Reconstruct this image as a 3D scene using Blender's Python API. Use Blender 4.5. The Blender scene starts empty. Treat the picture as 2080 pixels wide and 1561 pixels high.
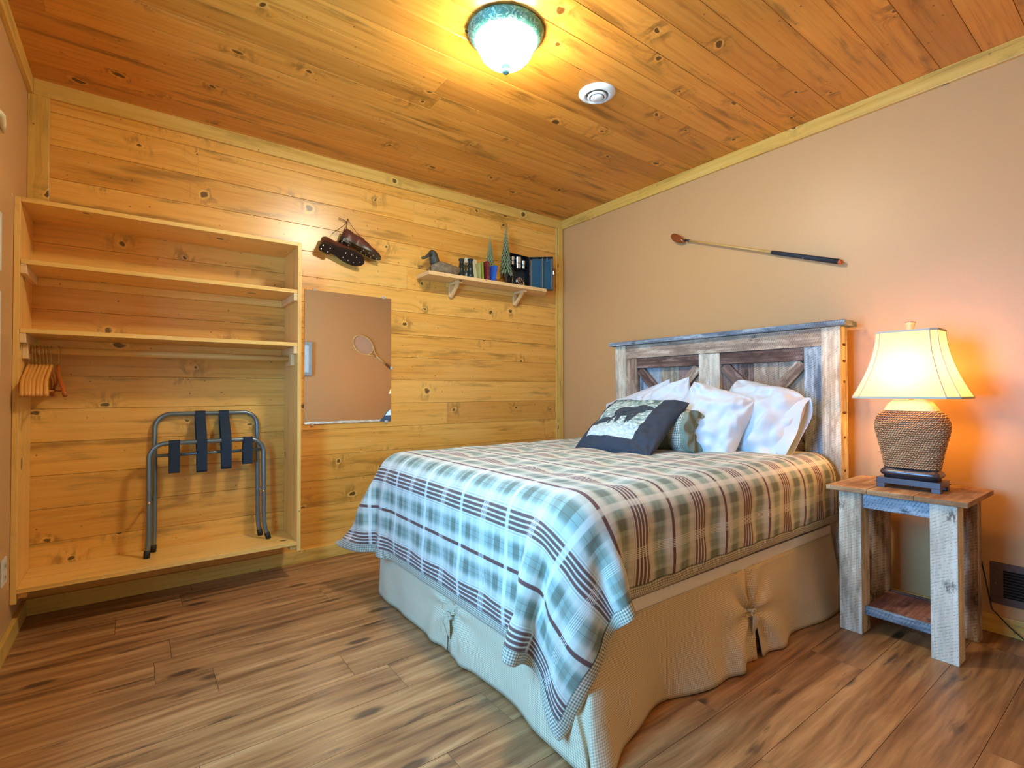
import bpy, bmesh, math, random
import numpy as np
from mathutils import Vector, Matrix, noise

S = bpy.context.scene
COL = S.collection
PI = math.pi

# ------------------------------------------------------------------ camera
cam_d = bpy.data.cameras.new('camera')
cam = bpy.data.objects.new('camera', cam_d)
COL.objects.link(cam)
S.camera = cam
F_PX, YAW, PITCH, ROLL = 1023.71, 0.6405478, 0.0138830, -0.0018066
cam_d.sensor_fit = 'HORIZONTAL'
cam_d.sensor_width = 36.0
cam_d.lens = F_PX / 2080 * 36
cam_d.clip_start = 0.05
_f = Vector((math.sin(YAW) * math.cos(PITCH), math.cos(YAW) * math.cos(PITCH), math.sin(PITCH)))
_r = Vector((math.cos(YAW), -math.sin(YAW), 0))
_u = _r.cross(_f)
_r2 = _r * math.cos(ROLL) + _u * math.sin(ROLL)
_u2 = -_r * math.sin(ROLL) + _u * math.cos(ROLL)
_m = Matrix((_r2, _u2, -_f)).transposed().to_4x4()
_m.translation = (-2.87623, -3.14327, 1.00800)
cam.matrix_world = _m

# ------------------------------------------------------------------ world, daylight, exposure
W = bpy.data.worlds.new('world')
S.world = W
W.use_nodes = True
wn = W.node_tree.nodes
wn['Background'].inputs['Color'].default_value = (0.45, 0.65, 1.0, 1)
wn['Background'].inputs['Strength'].default_value = 1.6
S.view_settings.view_transform = 'Standard'
S.view_settings.look = 'None'
S.view_settings.exposure = 1.0
S.view_settings.gamma = 1.0
S.view_settings.use_curve_mapping = False
S.cycles.max_bounces = 8
S.cycles.adaptive_threshold = 0.018
S.cycles.caustics_refractive = False

WIN_Y0, WIN_Y1, WIN_Z0, WIN_Z1 = -2.42, -1.62, 0.62, 1.90
sk = bpy.data.lights.new('daylight', 'AREA')
sk.shape = 'RECTANGLE'
sk.size = 1.25
sk.size_y = 0.78
sk.energy = 56
sk.color = (0.13, 0.50, 1.0)
sko = bpy.data.objects.new('daylight', sk)
COL.objects.link(sko)
sko.matrix_world = Matrix.Translation((-3.46, (WIN_Y0 + WIN_Y1) / 2, (WIN_Z0 + WIN_Z1) / 2)) @ Matrix.Rotation(-PI / 2, 4, 'Y')

DOME_STRENGTH = 84.0
BULB_STRENGTH = 115.0

# ------------------------------------------------------------------ helpers
def hx(r, g, b):
    def f(c):
        c /= 255.0
        return c / 12.92 if c <= 0.04045 else ((c + 0.055) / 1.055) ** 2.4
    return (f(r), f(g), f(b), 1.0)


def tag(o, label=None, cat=None, group=None, kind=None):
    if label: o['label'] = label
    if cat: o['category'] = cat
    if group: o['group'] = group
    if kind: o['kind'] = kind
    return o


def thing(name, label, cat, loc=(0, 0, 0), group=None):
    o = bpy.data.objects.new(name, None)
    o.empty_display_size = 0.05
    COL.objects.link(o)
    o.location = loc
    return tag(o, label, cat, group)


def attach(o, parent):
    if parent is None:
        return
    o.parent = parent
    if parent.parent is None:
        o.matrix_parent_inverse = Matrix.Translation(-Vector(parent.location))


RND = random.Random(11)


class MB:
    """collects geometry and links it as one mesh object"""
    def __init__(s):
        s.v = []; s.f = []; s.uv = []; s.tint = []; s.mi = []

    def face(s, pts, uvs=None, tint=0.5, mi=0):
        b = len(s.v)
        s.v += [tuple(p) for p in pts]
        s.f.append(tuple(range(b, b + len(pts))))
        s.uv.append(uvs or [(0, 0)] * len(pts))
        s.tint.append(tint); s.mi.append(mi)

    def box(s, x0, x1, y0, y1, z0, z1, grain='x', M=None, mi=0, tint=None, off=None):
        x0, x1 = min(x0, x1), max(x0, x1); y0, y1 = min(y0, y1), max(y0, y1); z0, z1 = min(z0, z1), max(z0, z1)
        if tint is None: tint = RND.random()
        ou, ov = off if off else (RND.uniform(0, 40), RND.uniform(0, 40))
        P = [(x, y, z) for x in (x0, x1) for y in (y0, y1) for z in (z0, z1)]
        idx = {'x0': (0, 1, 3, 2), 'x1': (4, 6, 7, 5), 'y0': (0, 4, 5, 1), 'y1': (2, 3, 7, 6), 'z0': (0, 2, 6, 4), 'z1': (1, 5, 7, 3)}
        b = len(s.v)
        s.v += [tuple(M @ Vector(p)) if M is not None else p for p in P]
        g = 'xyz'.index(grain)
        for k, q in idx.items():
            n = 'xyz'.index(k[0])
            if n == g:
                a, c = [i for i in range(3) if i != g]
            else:
                a = g; c = [i for i in range(3) if i != g and i != n][0]
            s.f.append(tuple(b + i for i in q))
            s.uv.append([(P[i][a] + ou, P[i][c] + ov + n * 0.37) for i in q])
            s.tint.append(tint); s.mi.append(mi)

    def grid(s, fn, nu, nv, cu=False, cv=False, su=1.0, sv=1.0, mi=0, tint=0.5, flip=False):
        b = len(s.v)
        NU = nu if cu else nu + 1; NV = nv if cv else nv + 1
        for i in range(NU):
            for j in range(NV):
                s.v.append(tuple(fn(i / nu, j / nv)))
        for i in range(nu):
            for j in range(nv):
                i2 = (i + 1) % NU; j2 = (j + 1) % NV
                q = [b + i * NV + j, b + i2 * NV + j, b + i2 * NV + j2, b + i * NV + j2]
                uv = [(i / nu * su, j / nv * sv), ((i + 1) / nu * su, j / nv * sv), ((i + 1) / nu * su, (j + 1) / nv * sv), (i / nu * su, (j + 1) / nv * sv)]
                if flip: q.reverse(); uv.reverse()
                s.f.append(tuple(q)); s.uv.append(uv); s.tint.append(tint); s.mi.append(mi)

    def tube(s, pts, r, seg=10, closed=False, cap=True, mi=0, tint=0.5):
        pts = [Vector(p) for p in pts]
        n = len(pts)
        rs = r if isinstance(r, (list, tuple)) else [r] * n
        up = None; rings = []; L = 0; Ls = []
        for i in range(n):
            if closed:
                d = pts[(i + 1) % n] - pts[i - 1]
            else:
                d = pts[min(i + 1, n - 1)] - pts[max(i - 1, 0)]
            d.normalize()
            if up is None:
                up = d.orthogonal().normalized()
            up = (up - d * up.dot(d))
            if up.length < 1e-5: up = d.orthogonal()
            up.normalize()
            w = d.cross(up)
            b = len(s.v)
            for k in range(seg):
                a = 2 * PI * k / seg
                s.v.append(tuple(pts[i] + (up * math.cos(a) + w * math.sin(a)) * rs[i]))
            rings.append(b)
            if i: L += (pts[i] - pts[i - 1]).length
            Ls.append(L)
        m = n if closed else n - 1
        for i in range(m):
            a, b = rings[i], rings[(i + 1) % n]
            for k in range(seg):
                k2 = (k + 1) % seg
                s.f.append((a + k, a + k2, b + k2, b + k))
                c = 2 * PI * max(rs[i], 1e-4) / seg
                s.uv.append([(Ls[i], k * c), (Ls[i], (k + 1) * c), (Ls[min(i + 1, n - 1)], (k + 1) * c), (Ls[min(i + 1, n - 1)], k * c)])
                s.tint.append(tint); s.mi.append(mi)
        if cap and not closed:
            for ring, rev in ((rings[0], True), (rings[-1], False)):
                q = [ring + k for k in range(seg)]
                if rev: q.reverse()
                s.f.append(tuple(q)); s.uv.append([(0, 0)] * seg); s.tint.append(tint); s.mi.append(mi)

    def lathe(s, prof, seg=32, c=(0, 0), ex=2.0, ax=1.0, ay=1.0, mi=0, M=None, tint=0.5, rot=0.0):
        """prof: (r, z) pairs; ex > 2 squares the plan off; ax, ay stretch it"""
        def pt(r, z, a):
            ca, sa = math.cos(a), math.sin(a)
            k = (abs(ca) ** ex + abs(sa) ** ex) ** (-1.0 / ex)
            p = Vector((r * k * ca * ax, r * k * sa * ay, z))
            if rot: p = Matrix.Rotation(rot, 3, 'Z') @ p
            p = p + Vector((c[0], c[1], 0))
            return M @ p if M is not None else p
        b = len(s.v); n = len(prof)
        for (r, z) in prof:
            for k in range(seg):
                s.v.append(tuple(pt(max(r, 1e-5), z, 2 * PI * k / seg)))
        L = 0
        for i in range(n - 1):
            dl = math.hypot(prof[i + 1][0] - prof[i][0], prof[i + 1][1] - prof[i][1])
            for k in range(seg):
                k2 = (k + 1) % seg
                s.f.append((b + i * seg + k, b + i * seg + k2, b + (i + 1) * seg + k2, b + (i + 1) * seg + k))
                R0 = prof[i][0] * 2 * PI / seg
                R0 = 0.12 * 2 * PI / seg
                s.uv.append([(k * R0, L), ((k + 1) * R0, L), ((k + 1) * R0, L + dl), (k * R0, L + dl)])
                s.tint.append(tint); s.mi.append(mi)
            L += dl

    def build(s, name, mat, parent=None, bevel=0, smooth=False, sub=0, solid=0, weld=False, seg=2, recenter=None):
        me = bpy.data.meshes.new(name)
        me.from_pydata(s.v, [], s.f)
        uvl = me.uv_layers.new(name='UVMap')
        flat = [c for f in s.uv for p in f for c in p]
        uvl.data.foreach_set('uv', flat)
        ta = me.attributes.new('tint', 'FLOAT', 'FACE')
        ta.data.foreach_set('value', s.tint)
        me.polygons.foreach_set('material_index', s.mi)
        me.polygons.foreach_set('use_smooth', [smooth] * len(s.f))
        for m in (mat if isinstance(mat, (list, tuple)) else [mat]):
            me.materials.append(m)
        me.update()
        if weld:
            bm = bmesh.new(); bm.from_mesh(me)
            bmesh.ops.remove_doubles(bm, verts=bm.verts, dist=1e-5)
            bm.to_mesh(me); bm.free()
        o = bpy.data.objects.new(name, me)
        COL.objects.link(o)
        if bevel:
            b = o.modifiers.new('bevel', 'BEVEL'); b.width = bevel; b.segments = seg
            b.limit_method = 'ANGLE'; b.angle_limit = math.radians(50); b.use_clamp_overlap = True
        if solid:
            b = o.modifiers.new('solid', 'SOLIDIFY'); b.thickness = solid; b.offset = 0
        if sub:
            b = o.modifiers.new('sub', 'SUBSURF'); b.levels = sub; b.render_levels = sub
        if parent is not None:
            attach(o, parent)
        elif recenter is not False:
            xs = np.array(s.v)
            c = Vector(((xs[:, 0].min() + xs[:, 0].max()) / 2, (xs[:, 1].min() + xs[:, 1].max()) / 2, xs[:, 2].min()))
            me.transform(Matrix.Translation(-c)); o.location = c
        return o


def copy_tree(o, parent=None):
    kids = list(o.children)
    c = o.copy()
    COL.objects.link(c)
    c.parent = parent
    for ch in kids:
        copy_tree(ch, c)
    return c


def arc(c, r, a0, a1, n, ax1, ax2):
    c = Vector(c); ax1 = Vector(ax1); ax2 = Vector(ax2)
    return [c + ax1 * (r * math.cos(a0 + (a1 - a0) * i / n)) + ax2 * (r * math.sin(a0 + (a1 - a0) * i / n)) for i in range(n + 1)]


# ------------------------------------------------------------------ node toolkit
class NT:
    def __init__(s, name):
        s.m = bpy.data.materials.new(name)
        s.m.use_nodes = True
        s.t = s.m.node_tree
        s.b = s.t.nodes['Principled BSDF']

    def n(s, typ, **kw):
        nd = s.t.nodes.new(typ)
        for k, v in kw.items():
            setattr(nd, k, v)
        return nd

    def put(s, sock, v):
        if isinstance(v, bpy.types.NodeSocket):
            s.t.links.new(v, sock)
        elif v is not None:
            sock.default_value = v

    def math(s, op, a, b=0.0, c=None, clamp=False):
        nd = s.n('ShaderNodeMath', operation=op); nd.use_clamp = clamp
        s.put(nd.inputs[0], a); s.put(nd.inputs[1], b)
        if c is not None: s.put(nd.inputs[2], c)
        return nd.outputs[0]

    def uv(s):
        return s.n('ShaderNodeTexCoord').outputs['UV']

    def obj(s):
        return s.n('ShaderNodeTexCoord').outputs['Object']

    def xyz(s, v):
        nd = s.n('ShaderNodeSeparateXYZ'); s.put(nd.inputs[0], v)
        return nd.outputs

    def vec(s, x=0.0, y=0.0, z=0.0):
        nd = s.n('ShaderNodeCombineXYZ')
        s.put(nd.inputs[0], x); s.put(nd.inputs[1], y); s.put(nd.inputs[2], z)
        return nd.outputs[0]

    def noise(s, v, scale=5.0, detail=3.0, rough=0.5, dist=0.0):
        nd = s.n('ShaderNodeTexNoise')
        s.put(nd.inputs['Vector'], v); s.put(nd.inputs['Scale'], scale)
        nd.inputs['Detail'].default_value = detail; nd.inputs['Roughness'].default_value = rough
        nd.inputs['Distortion'].default_value = dist
        return nd.outputs[0]

    def voro(s, v, scale=5.0, feature='F1', rnd=1.0):
        nd = s.n('ShaderNodeTexVoronoi', feature=feature, voronoi_dimensions='2D')
        s.put(nd.inputs['Vector'], v); nd.inputs['Scale'].default_value = scale
        nd.inputs['Randomness'].default_value = rnd
        return nd.outputs

    def step(s, x, a, b):
        """smooth 0..1 from a to b (works falling too)"""
        nd = s.n('ShaderNodeMapRange', interpolation_type='SMOOTHSTEP')
        s.put(nd.inputs[0], x)
        if a < b:
            nd.inputs[1].default_value = a; nd.inputs[2].default_value = b; nd.inputs[3].default_value = 0; nd.inputs[4].default_value = 1
        else:
            nd.inputs[1].default_value = b; nd.inputs[2].default_value = a; nd.inputs[3].default_value = 1; nd.inputs[4].default_value = 0
        return nd.outputs[0]

    def mix(s, f, a, b, mode='MIX'):
        nd = s.n('ShaderNodeMix', data_type='RGBA', blend_type=mode)
        s.put(nd.inputs[0], f); s.put(nd.inputs[6], a); s.put(nd.inputs[7], b)
        return nd.outputs[2]

    def ramp(s, x, stops):
        nd = s.n('ShaderNodeValToRGB'); s.put(nd.inputs[0], x)
        cr = nd.color_ramp
        while len(cr.elements) < len(stops): cr.elements.new(0.5)
        for e, (p, c) in zip(cr.elements, stops):
            e.position = p; e.color = c
        return nd.outputs[0]

    def attr(s, name):
        return s.n('ShaderNodeAttribute', attribute_name=name).outputs['Fac']

    def bump(s, h, strength=0.2, dist=0.01):
        nd = s.n('ShaderNodeBump')
        nd.inputs['Strength'].default_value = strength; nd.inputs['Distance'].default_value = dist
        s.put(nd.inputs['Height'], h)
        s.t.links.new(nd.outputs[0], s.b.inputs['Normal'])

    def done(s, color=None, rough=0.5, metal=0.0, **kw):
        s.put(s.b.inputs['Base Color'], color)
        s.put(s.b.inputs['Roughness'], rough)
        s.b.inputs['Metallic'].default_value = metal
        for k, v in kw.items():
            s.put(s.b.inputs[k], v)
        return s.m


def plain(name, col, rough=0.5, metal=0.0, var=0.12, vs=12.0, bump=0.0, bs=60.0, **kw):
    t = NT(name)
    o = t.obj()
    f = t.noise(o, vs, 3)
    dark = tuple(c * (1 - var) for c in col[:3]) + (1,)
    lite = tuple(min(1, c * (1 + var)) for c in col[:3]) + (1,)
    c = t.mix(f, dark, lite)
    if bump: t.bump(t.noise(o, bs, 3), bump, 0.003)
    return t.done(c, rough, metal, **kw)


def pine(name, light, mid, dark, rough=0.32, knots=0.62, stain=0.5, cell=4.6, coat=0.0, contrast=1.0):
    """knotty pine in plank coordinates: u along the grain in metres"""
    t = NT(name)
    uv = t.uv(); x = t.xyz(uv); u, v = x[0], x[1]
    tint = t.attr('tint')
    wq = t.noise(t.vec(t.math('MULTIPLY', u, 14.0), t.math('MULTIPLY', v, 14.0)), 1.0, 2)
    wq = t.math('MULTIPLY_ADD', wq, 0.05, -0.025)
    vo = t.voro(t.vec(t.math('ADD', t.math('MULTIPLY', u, 0.78), wq), t.math('ADD', v, wq)), cell)
    d = vo['Distance']; cx = t.xyz(vo['Color'])
    has = t.math('GREATER_THAN', cx[0], 1 - knots)
    size = t.math('MULTIPLY_ADD', t.math('MULTIPLY', cx[1], cx[1]), 0.060, 0.034)
    dd = t.math('DIVIDE', d, size)
    knot = t.math('MULTIPLY', t.step(dd, 1.15, 0.70), has)
    ring = t.math('MULTIPLY', t.math('MULTIPLY', t.step(dd, 1.9, 1.2), has), t.math('SUBTRACT', 1.0, knot))
    halo = t.math('MULTIPLY', t.step(d, 0.40, 0.03), has)
    vo2 = t.voro(uv, 12.5); c2 = t.xyz(vo2['Color'])
    pin = t.math('MULTIPLY', t.math('MULTIPLY', t.step(vo2['Distance'], 0.070, 0.020), t.math('MULTIPLY_ADD', c2[1], 0.9, 0.1)), t.math('GREATER_THAN', c2[0], 1 - knots * 0.6))
    # grain lines bulge round the knots
    w = t.noise(t.vec(t.math('MULTIPLY', u, 1.1), t.math('MULTIPLY', v, 5.0)), 1.0, 2)
    vv = t.math('ADD', v, t.math('MULTIPLY', w, 0.03))
    vv = t.math('ADD', vv, t.math('MULTIPLY', halo, 0.030))
    g1 = t.noise(t.vec(t.math('MULTIPLY', u, 1.3), t.math('MULTIPLY', vv, 42.0)), 1.0, 4, 0.6)
    g2 = t.noise(t.vec(t.math('MULTIPLY', u, 9.0), t.math('MULTIPLY', vv, 240.0)), 1.0, 2, 0.5)
    g = t.math('ADD', t.math('MULTIPLY', g1, 0.75), t.math('MULTIPLY', g2, 0.25))
    c = t.ramp(g, [(0.30, dark), (0.47, mid), (0.66, light)])
    c = t.mix(0.35, c, mid)
    lf = t.noise(t.vec(t.math('MULTIPLY', u, 0.9), t.math('MULTIPLY', v, 4.0)), 1.0, 3, 0.6)
    c = t.mix(t.math('MULTIPLY', t.step(lf, 0.5, 0.72), 0.5), c, light)
    # each board its own shade
    c = t.mix(t.math('MULTIPLY', t.step(tint, 0.45, 1.0), 0.40 * contrast), c, dark)
    c = t.mix(t.math('MULTIPLY', t.step(tint, 0.45, 0.0), 0.35 * contrast), c, light)
    st = t.noise(t.vec(t.math('MULTIPLY', u, 1.7), t.math('MULTIPLY', v, 11.0)), 1.0, 5, 0.62)
    st = t.step(st, 0.53, 0.70)
    fl = t.noise(t.vec(t.math('MULTIPLY', u, 26.0), t.math('MULTIPLY', v, 9.0)), 1.0, 3, 0.6)
    st2 = t.math('MULTIPLY', halo, t.step(fl, 0.46, 0.60))
    st = t.math('MAXIMUM', st, st2)
    greeny = tuple(a * b for a, b in zip(dark[:3], (0.50, 0.60, 0.55))) + (1,)
    c = t.mix(t.math('MULTIPLY', st, stain), c, greeny)
    kd = tuple(a * 0.22 for a in dark[:3]) + (1,)
    kl = tuple(min(1, a * 1.1) for a in light[:3]) + (1,)
    c = t.mix(t.math('MULTIPLY', ring, 0.55), c, kl)
    c = t.mix(t.math('MULTIPLY', t.math('MAXIMUM', knot, pin), 0.88), c, kd)
    t.bump(t.math('SUBTRACT', g, t.math('MULTIPLY', knot, 0.6)), 0.12, 0.002)
    rr = t.math('MULTIPLY_ADD', g1, 0.12, rough - 0.06)
    return t.done(c, rr, **{'Coat Weight': coat, 'Coat Roughness': 0.36})


def barn(name, a, b, cc, rough=0.8, saw=1.0):
    """weathered saw-marked reclaimed board"""
    t = NT(name)
    uv = t.uv(); x = t.xyz(uv); u, v = x[0], x[1]
    tint = t.attr('tint')
    g = t.noise(t.vec(t.math('MULTIPLY', u, 2.0), t.math('MULTIPLY', v, 60.0)), 1.0, 4, 0.65)
    blot = t.noise(t.vec(t.math('MULTIPLY', u, 5.0), t.math('MULTIPLY', v, 16.0)), 1.0, 4, 0.6)
    c = t.ramp(g, [(0.3, b), (0.52, a), (0.72, cc)])
    c = t.mix(t.step(blot, 0.48, 0.66), c, b)
    c = t.mix(t.math('MULTIPLY', t.step(blot, 0.46, 0.34), 0.8), c, cc)
    c = t.mix(t.math('MULTIPLY', t.step(tint, 0.5, 1.0), 0.55), c, tuple(k * 0.5 for k in b[:3]) + (1,))
    c = t.mix(t.math('MULTIPLY', t.step(tint, 0.5, 0.0), 0.5), c, cc)
    # saw marks, slanted and broken up
    wob = t.noise(uv, 7.0, 2)
    sm = t.math('ADD', t.math('MULTIPLY', u, 1.0), t.math('MULTIPLY', v, 0.55))
    sm = t.math('ADD', sm, t.math('MULTIPLY', wob, 0.02))
    sw = t.math('SINE', t.math('MULTIPLY', sm, 520.0))
    brk = t.noise(t.vec(t.math('MULTIPLY', u, 30.0), t.math('MULTIPLY', v, 90.0)), 1.0, 3, 0.7)
    sw = t.math('MULTIPLY', t.step(sw, 0.1, 0.9), t.step(brk, 0.42, 0.62))
    c = t.mix(t.math('MULTIPLY', sw, 0.58 * saw), c, tuple(k * 0.32 for k in b[:3]) + (1,))
    ck = t.noise(t.vec(t.math('MULTIPLY', u, 3.0), t.math('MULTIPLY', v, 140.0)), 1.0, 3, 0.7)
    ck = t.step(ck, 0.68, 0.76)
    c = t.mix(t.math('MULTIPLY', ck, 0.7), c, (0.02, 0.015, 0.012, 1))
    vk = t.voro(t.vec(t.math('MULTIPLY', u, 0.8), v), 5.5)
    kn = t.math('MULTIPLY', t.step(vk['Distance'], 0.16, 0.04), t.math('GREATER_THAN', t.xyz(vk['Color'])[0], 0.62))
    kn = t.math('MULTIPLY', kn, t.step(brk, 0.40, 0.58))
    c = t.mix(t.math('MULTIPLY', kn, 0.8), c, tuple(k * 0.25 for k in b[:3]) + (1,))
    h = t.math('SUBTRACT', g, t.math('MULTIPLY', sw, 0.6))
    t.bump(h, 0.45, 0.003)
    return t.done(c, rough)


# ------------------------------------------------------------------ materials
M_WALLPINE = pine('wall_pine', hx(248, 198, 104), hx(236, 170, 70), hx(184, 118, 40), rough=0.30, knots=0.42, stain=0.62, contrast=0.8, coat=0.6)
M_CEILPINE = pine('ceiling_pine', hx(240, 168, 74), hx(222, 142, 50), hx(156, 88, 26), rough=0.34, knots=0.42, stain=0.7, contrast=1.1)
M_TRIMPINE = pine('trim_pine', hx(240, 204, 116), hx(228, 182, 86), hx(180, 130, 54), rough=0.35, knots=0.45, stain=0.4, contrast=0.4)
M_UNITPINE = pine('unit_pine', hx(250, 206, 122), hx(244, 190, 98), hx(206, 144, 66), rough=0.36, knots=0.35, stain=0.3, contrast=0.3)
M_SHELFPINE = pine('shelf_pine', hx(248, 216, 160), hx(238, 196, 132), hx(206, 152, 90), rough=0.5, knots=0.4, stain=0.12, contrast=0.2)
M_BARN = barn('barn_board', hx(176, 148, 124), hx(124, 96, 78), hx(222, 204, 180))
M_BARN_DK = barn('barn_board_dark', hx(122, 92, 78), hx(84, 60, 52), hx(176, 152, 142))
M_BARN_LT = barn('barn_board_light', hx(216, 202, 174), hx(160, 138, 110), hx(244, 238, 220), saw=0.55)
M_BARN_BL = barn('barn_board_blue', hx(140, 154, 166), hx(92, 102, 116), hx(204, 216, 222))
M_BARN_RED = barn('barn_board_red', hx(158, 94, 66), hx(108, 60, 44), hx(196, 140, 108))
M_TOPBOARD = barn('table_top_board', hx(206, 158, 108), hx(164, 112, 70), hx(232, 196, 146), saw=0.3)


def paint_mat():
    t = NT('wall_paint')
    o = t.obj()
    c = t.mix(t.noise(o, 1.5, 2), hx(206, 159, 104), hx(211, 165, 110))
    t.bump(t.noise(o, 170, 3, 0.6), 0.14, 0.002)
    return t.done(c, 0.42)
M_PAINT = paint_mat()


def floor_mat():
    t = NT('floor_planks')
    uv = t.uv(); x = t.xyz(uv); u, v = x[0], x[1]
    tint = t.attr('tint')
    w = t.noise(t.vec(t.math('MULTIPLY', u, 1.6), t.math('MULTIPLY', v, 6.0)), 1.0, 3)
    vv = t.math('ADD', v, t.math('MULTIPLY', w, 0.06))
    g = t.noise(t.vec(t.math('MULTIPLY', u, 1.8), t.math('MULTIPLY', vv, 26.0)), 1.0, 5, 0.6)
    f = t.noise(t.vec(t.math('MULTIPLY', u, 10.0), t.math('MULTIPLY', vv, 210.0)), 1.0, 3, 0.6)
    c = t.ramp(g, [(0.28, hx(92, 58, 32)), (0.44, hx(150, 102, 60)), (0.58, hx(180, 130, 80)), (0.76, hx(208, 160, 108))])
    c = t.mix(t.math('MULTIPLY', t.step(f, 0.5, 0.75), 0.22), c, hx(90, 56, 34))
    st = t.noise(t.vec(t.math('MULTIPLY', u, 3.2), t.math('MULTIPLY', vv, 17.0)), 1.0, 4, 0.6)
    c = t.mix(t.math('MULTIPLY', t.step(st, 0.58, 0.72), 0.75), c, hx(62, 44, 32))
    vo = t.voro(t.vec(t.math('MULTIPLY', u, 0.6), t.math('MULTIPLY', v, 1.7)), 2.6)
    kn = t.math('MULTIPLY', t.step(vo['Distance'], 0.11, 0.04), t.math('GREATER_THAN', t.xyz(vo['Color'])[0], 0.45))
    c = t.mix(t.math('MULTIPLY', kn, 0.8), c, hx(50, 30, 20))
    c = t.mix(t.math('MULTIPLY', t.step(tint, 0.5, 1.0), 0.25), c, hx(100, 64, 38))
    t.bump(t.math('ADD', g, t.math('MULTIPLY', f, 0.5)), 0.15, 0.0015)
    return t.done(c, t.math('MULTIPLY_ADD', f, 0.14, 0.30))
M_FLOOR = floor_mat()

M_WHITE = plain('white_plastic', hx(232, 234, 228), 0.4, var=0.03)
M_OFFWHITE = plain('off_white_plate', hx(226, 222, 205), 0.4, var=0.03)
M_STEEL = plain('steel', (0.72, 0.73, 0.74, 1), 0.18, 1.0, var=0.05)
M_RACK = plain('grey_tube', hx(128, 146, 156), 0.28, 0.75, var=0.06)
M_RUBBER = plain('black_rubber', hx(26, 27, 28), 0.6, var=0.2)
M_STRAP = plain('black_webbing', hx(24, 44, 62), 0.75, var=0.2, vs=200, bump=0.3, bs=500)
M_BRASS = plain('brass_wire', hx(206, 178, 110), 0.25, 1.0, var=0.05)
M_DOWEL = pine('dowel_wood', hx(236, 196, 130), hx(222, 176, 104), hx(190, 138, 76), rough=0.4, knots=0.0, stain=0.1)
M_HANGER = pine('hanger_wood', hx(240, 180, 96), hx(226, 156, 70), hx(196, 120, 50), rough=0.3, knots=0.0, stain=0.1)
M_HANGER_DK = pine('hanger_wood_dark', hx(200, 110, 50), hx(176, 86, 34), hx(130, 58, 20), rough=0.3, knots=0.0, stain=0.2)
M_VENT = plain('brown_vent', hx(98, 76, 66), 0.45, 0.2, var=0.1)
M_DARK = plain('dark_void', hx(14, 12, 11), 0.9)
M_SHEET = plain('white_cotton', hx(214, 222, 230), 0.85, var=0.02, bump=0.2, bs=40)
M_MATTRESS = plain('tan_blanket', hx(186, 140, 122), 0.9, var=0.05, bump=0.25, bs=30)
M_CREAMCLOTH = plain('cream_tape', hx(246, 240, 230), 0.85, var=0.04)
M_LINING = plain('mauve_lining', hx(160, 120, 110), 0.9, var=0.08, bump=0.3, bs=20)


def check_mat(name, a, b, scale, rough=0.9, strength=0.25, lift=0.0):
    """tiny woven check in cloth coordinates"""
    t = NT(name)
    x = t.xyz(t.uv())
    su = t.step(t.math('SINE', t.math('MULTIPLY', x[0], scale)), -0.4, 0.4)
    sv = t.step(t.math('SINE', t.math('MULTIPLY', x[1], scale)), -0.4, 0.4)
    f = t.math('MULTIPLY', t.math('ADD', su, sv), 0.5)
    c = t.mix(f, a, b)
    c = t.mix(t.math('MULTIPLY', t.noise(t.uv(), 9, 3), 0.25), c, a)
    t.bump(f, strength, 0.002)
    return t.done(c, rough)
M_SKIRT = check_mat('skirt_weave', hx(186, 164, 126), hx(238, 224, 192), 2 * PI / 0.0062)
M_BINDING = check_mat('binding_check', hx(120, 116, 96), hx(234, 226, 200), 2 * PI / 0.0085)
M_GINGHAM = check_mat('gingham', hx(84, 92, 84), hx(232, 226, 204), 2 * PI / 0.009)
M_SAGE = plain('sage_cloth', hx(132, 142, 124), 0.9, var=0.08, bump=0.3, bs=40)


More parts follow.
